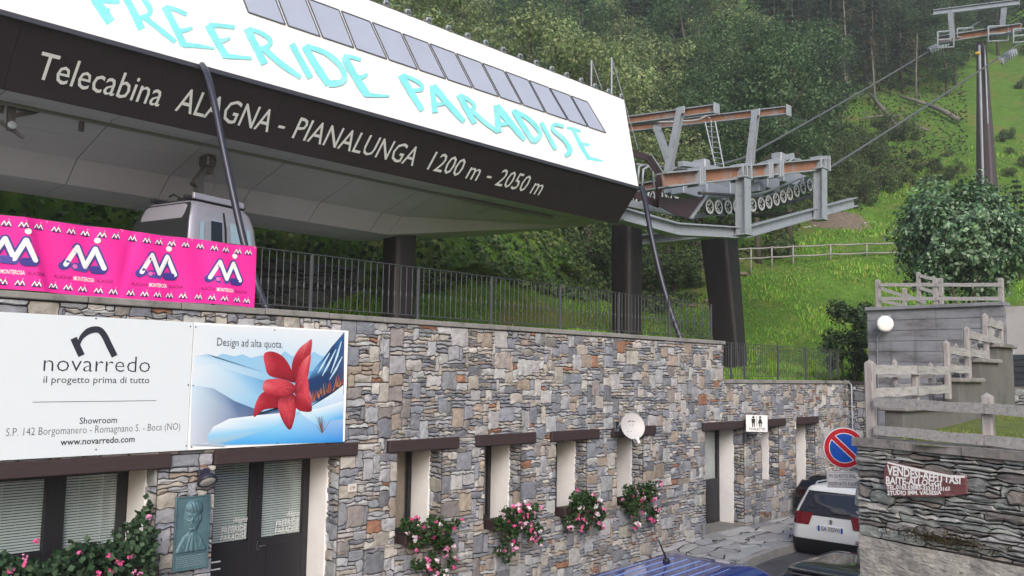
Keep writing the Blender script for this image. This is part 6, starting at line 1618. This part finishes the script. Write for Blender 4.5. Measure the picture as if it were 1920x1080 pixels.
# ferns
M_FERN=M_LEAF
for i,(px,py,Yb) in enumerate(((880,470,14.4),(930,478,14.2),(842,488,13.6),(965,490,13.9),(1065,452,14.9),(905,492,13.5))):
    b=P(px,py,'Y',Yb); zb2=float(T(b.x,b.y)); t=thing('fern','yellow green fern clump on the ivy bank under the station','fern',(b.x,b.y,zb2),'ferns on the bank')
    V_=[];C_=[]; rr=random.Random(i)
    for f in range(14):
        a=rr.uniform(0,6.28); L=rr.uniform(.7,1.2); el=rr.uniform(.5,1.1)
        for k in range(22):
            u=(k+1)/22; r_x=L*u*math.cos(el*(1-.5*u)); zz=L*(math.sin(el)*u-.55*u*u); c0=np.array([b.x+math.cos(a)*r_x,b.y+math.sin(a)*r_x,zb2+.1+zz]); wdt=.17*math.sin(math.pi*min(1,u*.9+.1))+.02
            sd2=np.array([-math.sin(a),math.cos(a),0]); al=np.array([math.cos(a),math.sin(a),.2])
            for sg in (1,-1): V_ += [c0-al*.022,c0+sd2*sg*wdt-np.array([0,0,.03])+al*.03,c0+sd2*sg*wdt+al*.05,c0+al*.022]; C_.append(rr.choice([s(120,138,56),s(98,122,52),s(140,146,70)]))
    leaf_obj('fronds',np.array(V_),4,M_LEAF,np.array(C_),t)
    q=MB(); q.lathe((b.x,b.y,zb2-.05),(0,0,1),[(0,.1),(.12,.08),(.18,.03)],8); q.build('crown',M_BARK,t)
# ivy on the bank: stuff
n=26000
x=NP.uniform(-2,38,n); y=NP.uniform(13.2,17.6,n); z=T(x,y)
lump=.25+.3*np.sin(x*1.3+y)*np.sin(x*.6)+.2*np.sin(x*3.1+z*2)
cen=np.stack([x,y-np.abs(lump)*NP.random(n)*1.0,z+np.abs(lump)*NP.random(n)*.9],1)
kv=~((x<18.5)&(cen[:,2]<7.0+.5*np.sin(x*1.7))); cen=cen[kv]; x=x[kv]; z=z[kv]; n=len(x)
iv=leaf_obj('ivy',leaves(cen,np.tile([-.1,-.8,.5],(n,1)),.21,0,.75,.6,.4),4,M_LEAF,pick([s(88,114,70),s(70,96,60),s(110,132,82),s(56,78,54),s(128,140,86)],n,.25)*(.8+.35*np.sin(x*.8+z)[:,None]**2)); tag(iv,'dense ivy and leafy growth covering the bank behind the station','ivy',kind='stuff')
# rubble footing below the ivy, left part
rb=MB(); r_=random.Random(61)
masonry(rb,(10.5,14.05,5.0),(1,0,0),(0,.18,.98),(0,-.98,.18),7.6,2.3,[],.24,.16,r_,[s(104,106,108)]*3+[s(86,88,92)]*2,.03,(.0,.12),jit=.45,back=.05)
tag(rb.build('rubble_wall',[M_DRY,MT['wall_shadow_joint']]),'rough grey rubble footing of the bank behind the railing','wall')
# undergrowth and grass blades on the meadow: stuff
def blades(n,zr_,pxr,h,pal,cond,wd=.022):
    px=NP.uniform(pxr[0],pxr[1],n); zz=1/NP.uniform(1/zr_[1],1/zr_[0],n); 
    lat=(px-960)/F_PX; X=zz*(.7136+.7005*lat); Y=zz*(.7005-.7136*lat)-10.747
    k=cond(X,Y,px,zz); X,Y,zz=X[k],Y[k],zz[k]; m=len(X); Z=T(X,Y)
    patch=.6+.5*np.sin(X*.7+Y*.3)*np.sin(Y*.9-X*.2)+.25*np.sin(X*2.3)*np.sin(Y*1.9)
    hh=h*NP.uniform(.5,1.3,m)*np.clip(patch,.35,1.3)*(.7+zz/60); w_=wd*(.5+zz/28)
    a=NP.uniform(0,6.28,m); ln=NP.uniform(-.5,.5,(m,2))
    p=np.stack([X,Y,Z-.02],1); sd2=np.stack([np.cos(a),np.sin(a),0*a],1)*w_[:,None]; tip=p+np.stack([ln[:,0]*hh,ln[:,1]*hh,hh],1)
    v=np.stack([p-sd2,p+sd2,tip],1).reshape(-1,3)
    c=pick(pal,m,.25)*np.clip(.75+.4*patch,.5,1.25)[:,None]
    return v,c
GR=[s(156,162,88),s(124,176,56),s(108,160,52),s(142,188,70),s(98,142,50),s(150,174,84)]
v1,c1=blades(70000,(24,80),(1200,1990),.20,GR,lambda X,Y,px,z: (Y<13.5)&((X>25.5)|(Y>.5))&~((X>25)&(X<29)&(Y<-.5)))
v2,c2=blades(48000,(15,42),(300,1420),.24,GR,lambda X,Y,px,z: (Y>1.0)&(Y<14)&((X>4)))
v3,c3=blades(14000,(7.5,17),(1600,1990),.07,[s(112,140,56),s(134,146,76),s(150,146,90)],lambda X,Y,px,z: (Y<-7.2)&(X<20),.012)
v3[:,2]+=0
def lawn_z(v):
    X=v[:,0]; return v
L3=v3.reshape(-1,3,3).copy(); base_z=T(L3[:,0,0],L3[:,0,1]); dz=(2.93+.05*np.clip(L3[:,0,0]-9.5,0,9))-base_z; L3[:,:,2]+=dz[:,None]
kp=np.array([Vector((x-gA.x,y-gA.y,0)).dot(gn)<-.25 for x,y in L3[:,0,:2]]); L3=L3[kp]; c3=c3[kp]
gr=leaf_obj('meadow_grass',np.concatenate([v1,v2]),3,M_LEAF,np.concatenate([c1,c2]),tri=True); tag(gr,'long green grass on the meadow and terrace slope','grass',kind='stuff')
gl=leaf_obj('lawn_grass',L3.reshape(-1,3),3,M_LEAF,c3,tri=True); tag(gl,'short patchy grass of the garden lawn','grass',kind='stuff')
# broad leaved weeds on the forest floor and meadow edge
n=42000; px=NP.uniform(560,1990,n); zz=NP.uniform(44,120,n); lat=(px-960)/F_PX; X=zz*(.7136+.7005*lat); Y=zz*(.7005-.7136*lat)-10.747
k=(px<1830)&(Y>13.6+1.2*np.sin(X*.5))&((X>28)|(Y>19)); X,Y,zz=X[k],Y[k],zz[k]; m=len(X); hN=NP.random(m)*(.5+.5*np.sin(X*.6)*np.sin(Y*.7)+.3)
cen=np.stack([X,Y,T(X,Y)+.05+np.abs(hN)],1)
ug=leaf_obj('undergrowth',leaves(cen,np.tile([0,-.3,.9],(m,1)),.30,0,.6,.7),4,M_LEAF,pick([s(84,104,60),s(66,86,52),s(104,112,72),s(96,88,66),s(56,72,48)],m,.25)); tag(ug,'brambles and leafy undergrowth covering the forest floor','undergrowth',kind='stuff')
# fallen pale trunks
for i,(a,b,z0,z1,r0) in enumerate((((1630,186),(1695,266),86,74,.20),((1690,193),(1735,205),92,88,.16),((1738,208),(1798,236),88,82,.22),((1612,236),(1690,228),80,80,.10),((1692,238),(1742,257),80,77,.10))):
    A,B=G(*a,40),G(*b,40); A.z+=.7; B.z+=.6
    q=MB(); mid=(A+B)/2; mid.z=max(mid.z,float(T(mid.x,mid.y))+.7); q.tube([A,mid,B],[r0*.8,r0*1.1,r0*1.2],7)
    rr=random.Random(i)
    for k in range(6):
        p=A.lerp(B,rr.uniform(.05,.9)); q.tube([p,p+Vector((rr.uniform(-1,1),rr.uniform(-.6,.6),rr.uniform(.2,1.1)))],[.04,.01],4)
    lab=['long pale fallen trunk leaning down the clearing','short pale log at the top of the clearing','thick pale fallen log nearest the cable tower','thin bent pale branch lying left across the leaning trunk','thin pale branch lying right below the leaning trunk'][i]
    tag(q.build('fallen_log',M_BARKP,smooth=True),lab,'log')
# rustic pole fence on the meadow
fp=[(1268,472,502),(1316,470,508),(1408,466,516),(1447,464,505),(1487,462,496),(1557,459,490),(1625,457,482),(1690,455,480)]
F_=thing('pole_fence','rustic round pole fence crossing the green meadow','fence',tuple(G(1408,516)))
tops=[]
for (px,pt,pb2) in fp:
    b=G(px,pb2); z=(b-CAM).dot(FW); a=PZ(px,pt,z); b.z-=.15; q=MB(); q.tube([b,a+Vector((0,0,.06))],[.06,.05],7); q.build('post',M_WOODP,F_,smooth=True); tops.append((a,a))
for k in (0,1):
    for i in range(len(tops)-1):
        a,b=tops[i][k],tops[i+1][k]
        if k==1: a=Vector((a.x,a.y,tops[i][0].z-.55)); b=Vector((b.x,b.y,tops[i+1][0].z-.55))
        e=(b-a).normalized()*.25; q=MB(); q.tube([a-e,(a+b)/2+Vector((0,0,-.03)),b+e],[.045,.05,.04],7); q.build('rail',M_WOODP,F_,smooth=True)
# gravel mound with pale stones
gm=MB(); 
N1,N2=26,12
g0=G(1572,416); cx_,cy_=g0.x,g0.y
vs=[]
for i in range(N1+1):
    for j in range(N2+1):
        r=j/N2*1.9; a=6.283*i/N1; x,y=cx_+r*.9*math.cos(a)+r*.5*math.sin(a),cy_+r*.9*math.sin(a)-r*.7*math.cos(a); vs.append((x,y,float(T(x,y))-.05+.35*math.cos(min(1,j/N2)*math.pi/2)**1.2+.03*math.sin(x*9)*math.sin(y*8)))
gm.add(vs,[(i*(N2+1)+j,(i+1)*(N2+1)+j,(i+1)*(N2+1)+j+1,i*(N2+1)+j+1) for i in range(N1) for j in range(N2)])
tag(gm.build('gravel_mound',mat('gravel',s(120,108,96),.95,var=.35,scale=6,bump=.05,bscale=12),smooth=True),kind='structure')
def stone(p,r,rr):
    q=MB(); n=9; rings=[]
    for h,k in ((-.3,.6),(0,1),(.4,.8),(.6,.3)): rings.append([(p.x+r*k*math.cos(6.283*i/n)*rr.uniform(.75,1.25)*1.3,p.y+r*k*math.sin(6.283*i/n)*rr.uniform(.75,1.25),p.z+h*r) for i in range(n)])
    loft(q,rings); return q
rr=random.Random(8)
for i in range(22):
    px=1500+i*6.6+rr.uniform(-3,3); py=430-7*math.sin(i*.2)+rr.uniform(-1.5,1.5) if i<12 else 424-(i-12)*.8
    g=G(px,py); tag(stone(g,rr.uniform(.08,.17),rr).build('boulder',mat('pale_rock',s(176,170,166),.9,var=.2,scale=4)),'pale boulder in the row edging the gravel mound','boulder','pale boulders edging the gravel mound')
for i,(px,py,z) in enumerate(((1240,583,28.5),(1300,578,29),(1130,600,26),(1268,590,28),(1112,606,25.6),(1395,520,34),(1330,570,30))):
    g=G(px,py) if py<585 else PZ(px,py,z); g.z=float(T(g.x,g.y)); tag(stone(g,rr.uniform(.18,.36),rr).build('rock',mat('brown_rock',s(128,112,100),.95,var=.3,scale=3)),'brown rock lying in the grass behind the terrace railing','rock','brown rocks in the terrace grass')
for k_,r in KINDS.items():
    if k_ not in used:
        for ch in list(r.children): bpy.data.objects.remove(ch)
        bpy.data.objects.remove(r)

# ------------------------------------------------------------ valley air
hm=bpy.data.materials.new('valley_air'); hm.use_nodes=True; N=hm.node_tree.nodes
N.remove(N['Principled BSDF']); pv_=N.new('ShaderNodeVolumePrincipled'); pv_.inputs['Color'].default_value=(.86,.92,1,1); pv_.inputs['Density'].default_value=.0012; pv_.inputs['Anisotropy'].default_value=.2
hm.node_tree.links.new(pv_.outputs[0],N['Material Output'].inputs['Volume'])
q=MB(); q.box((-70,-120,-4),(380,340,430)); tag(q.build('haze',hm),'thin pale air over the whole valley side','haze',kind='stuff')
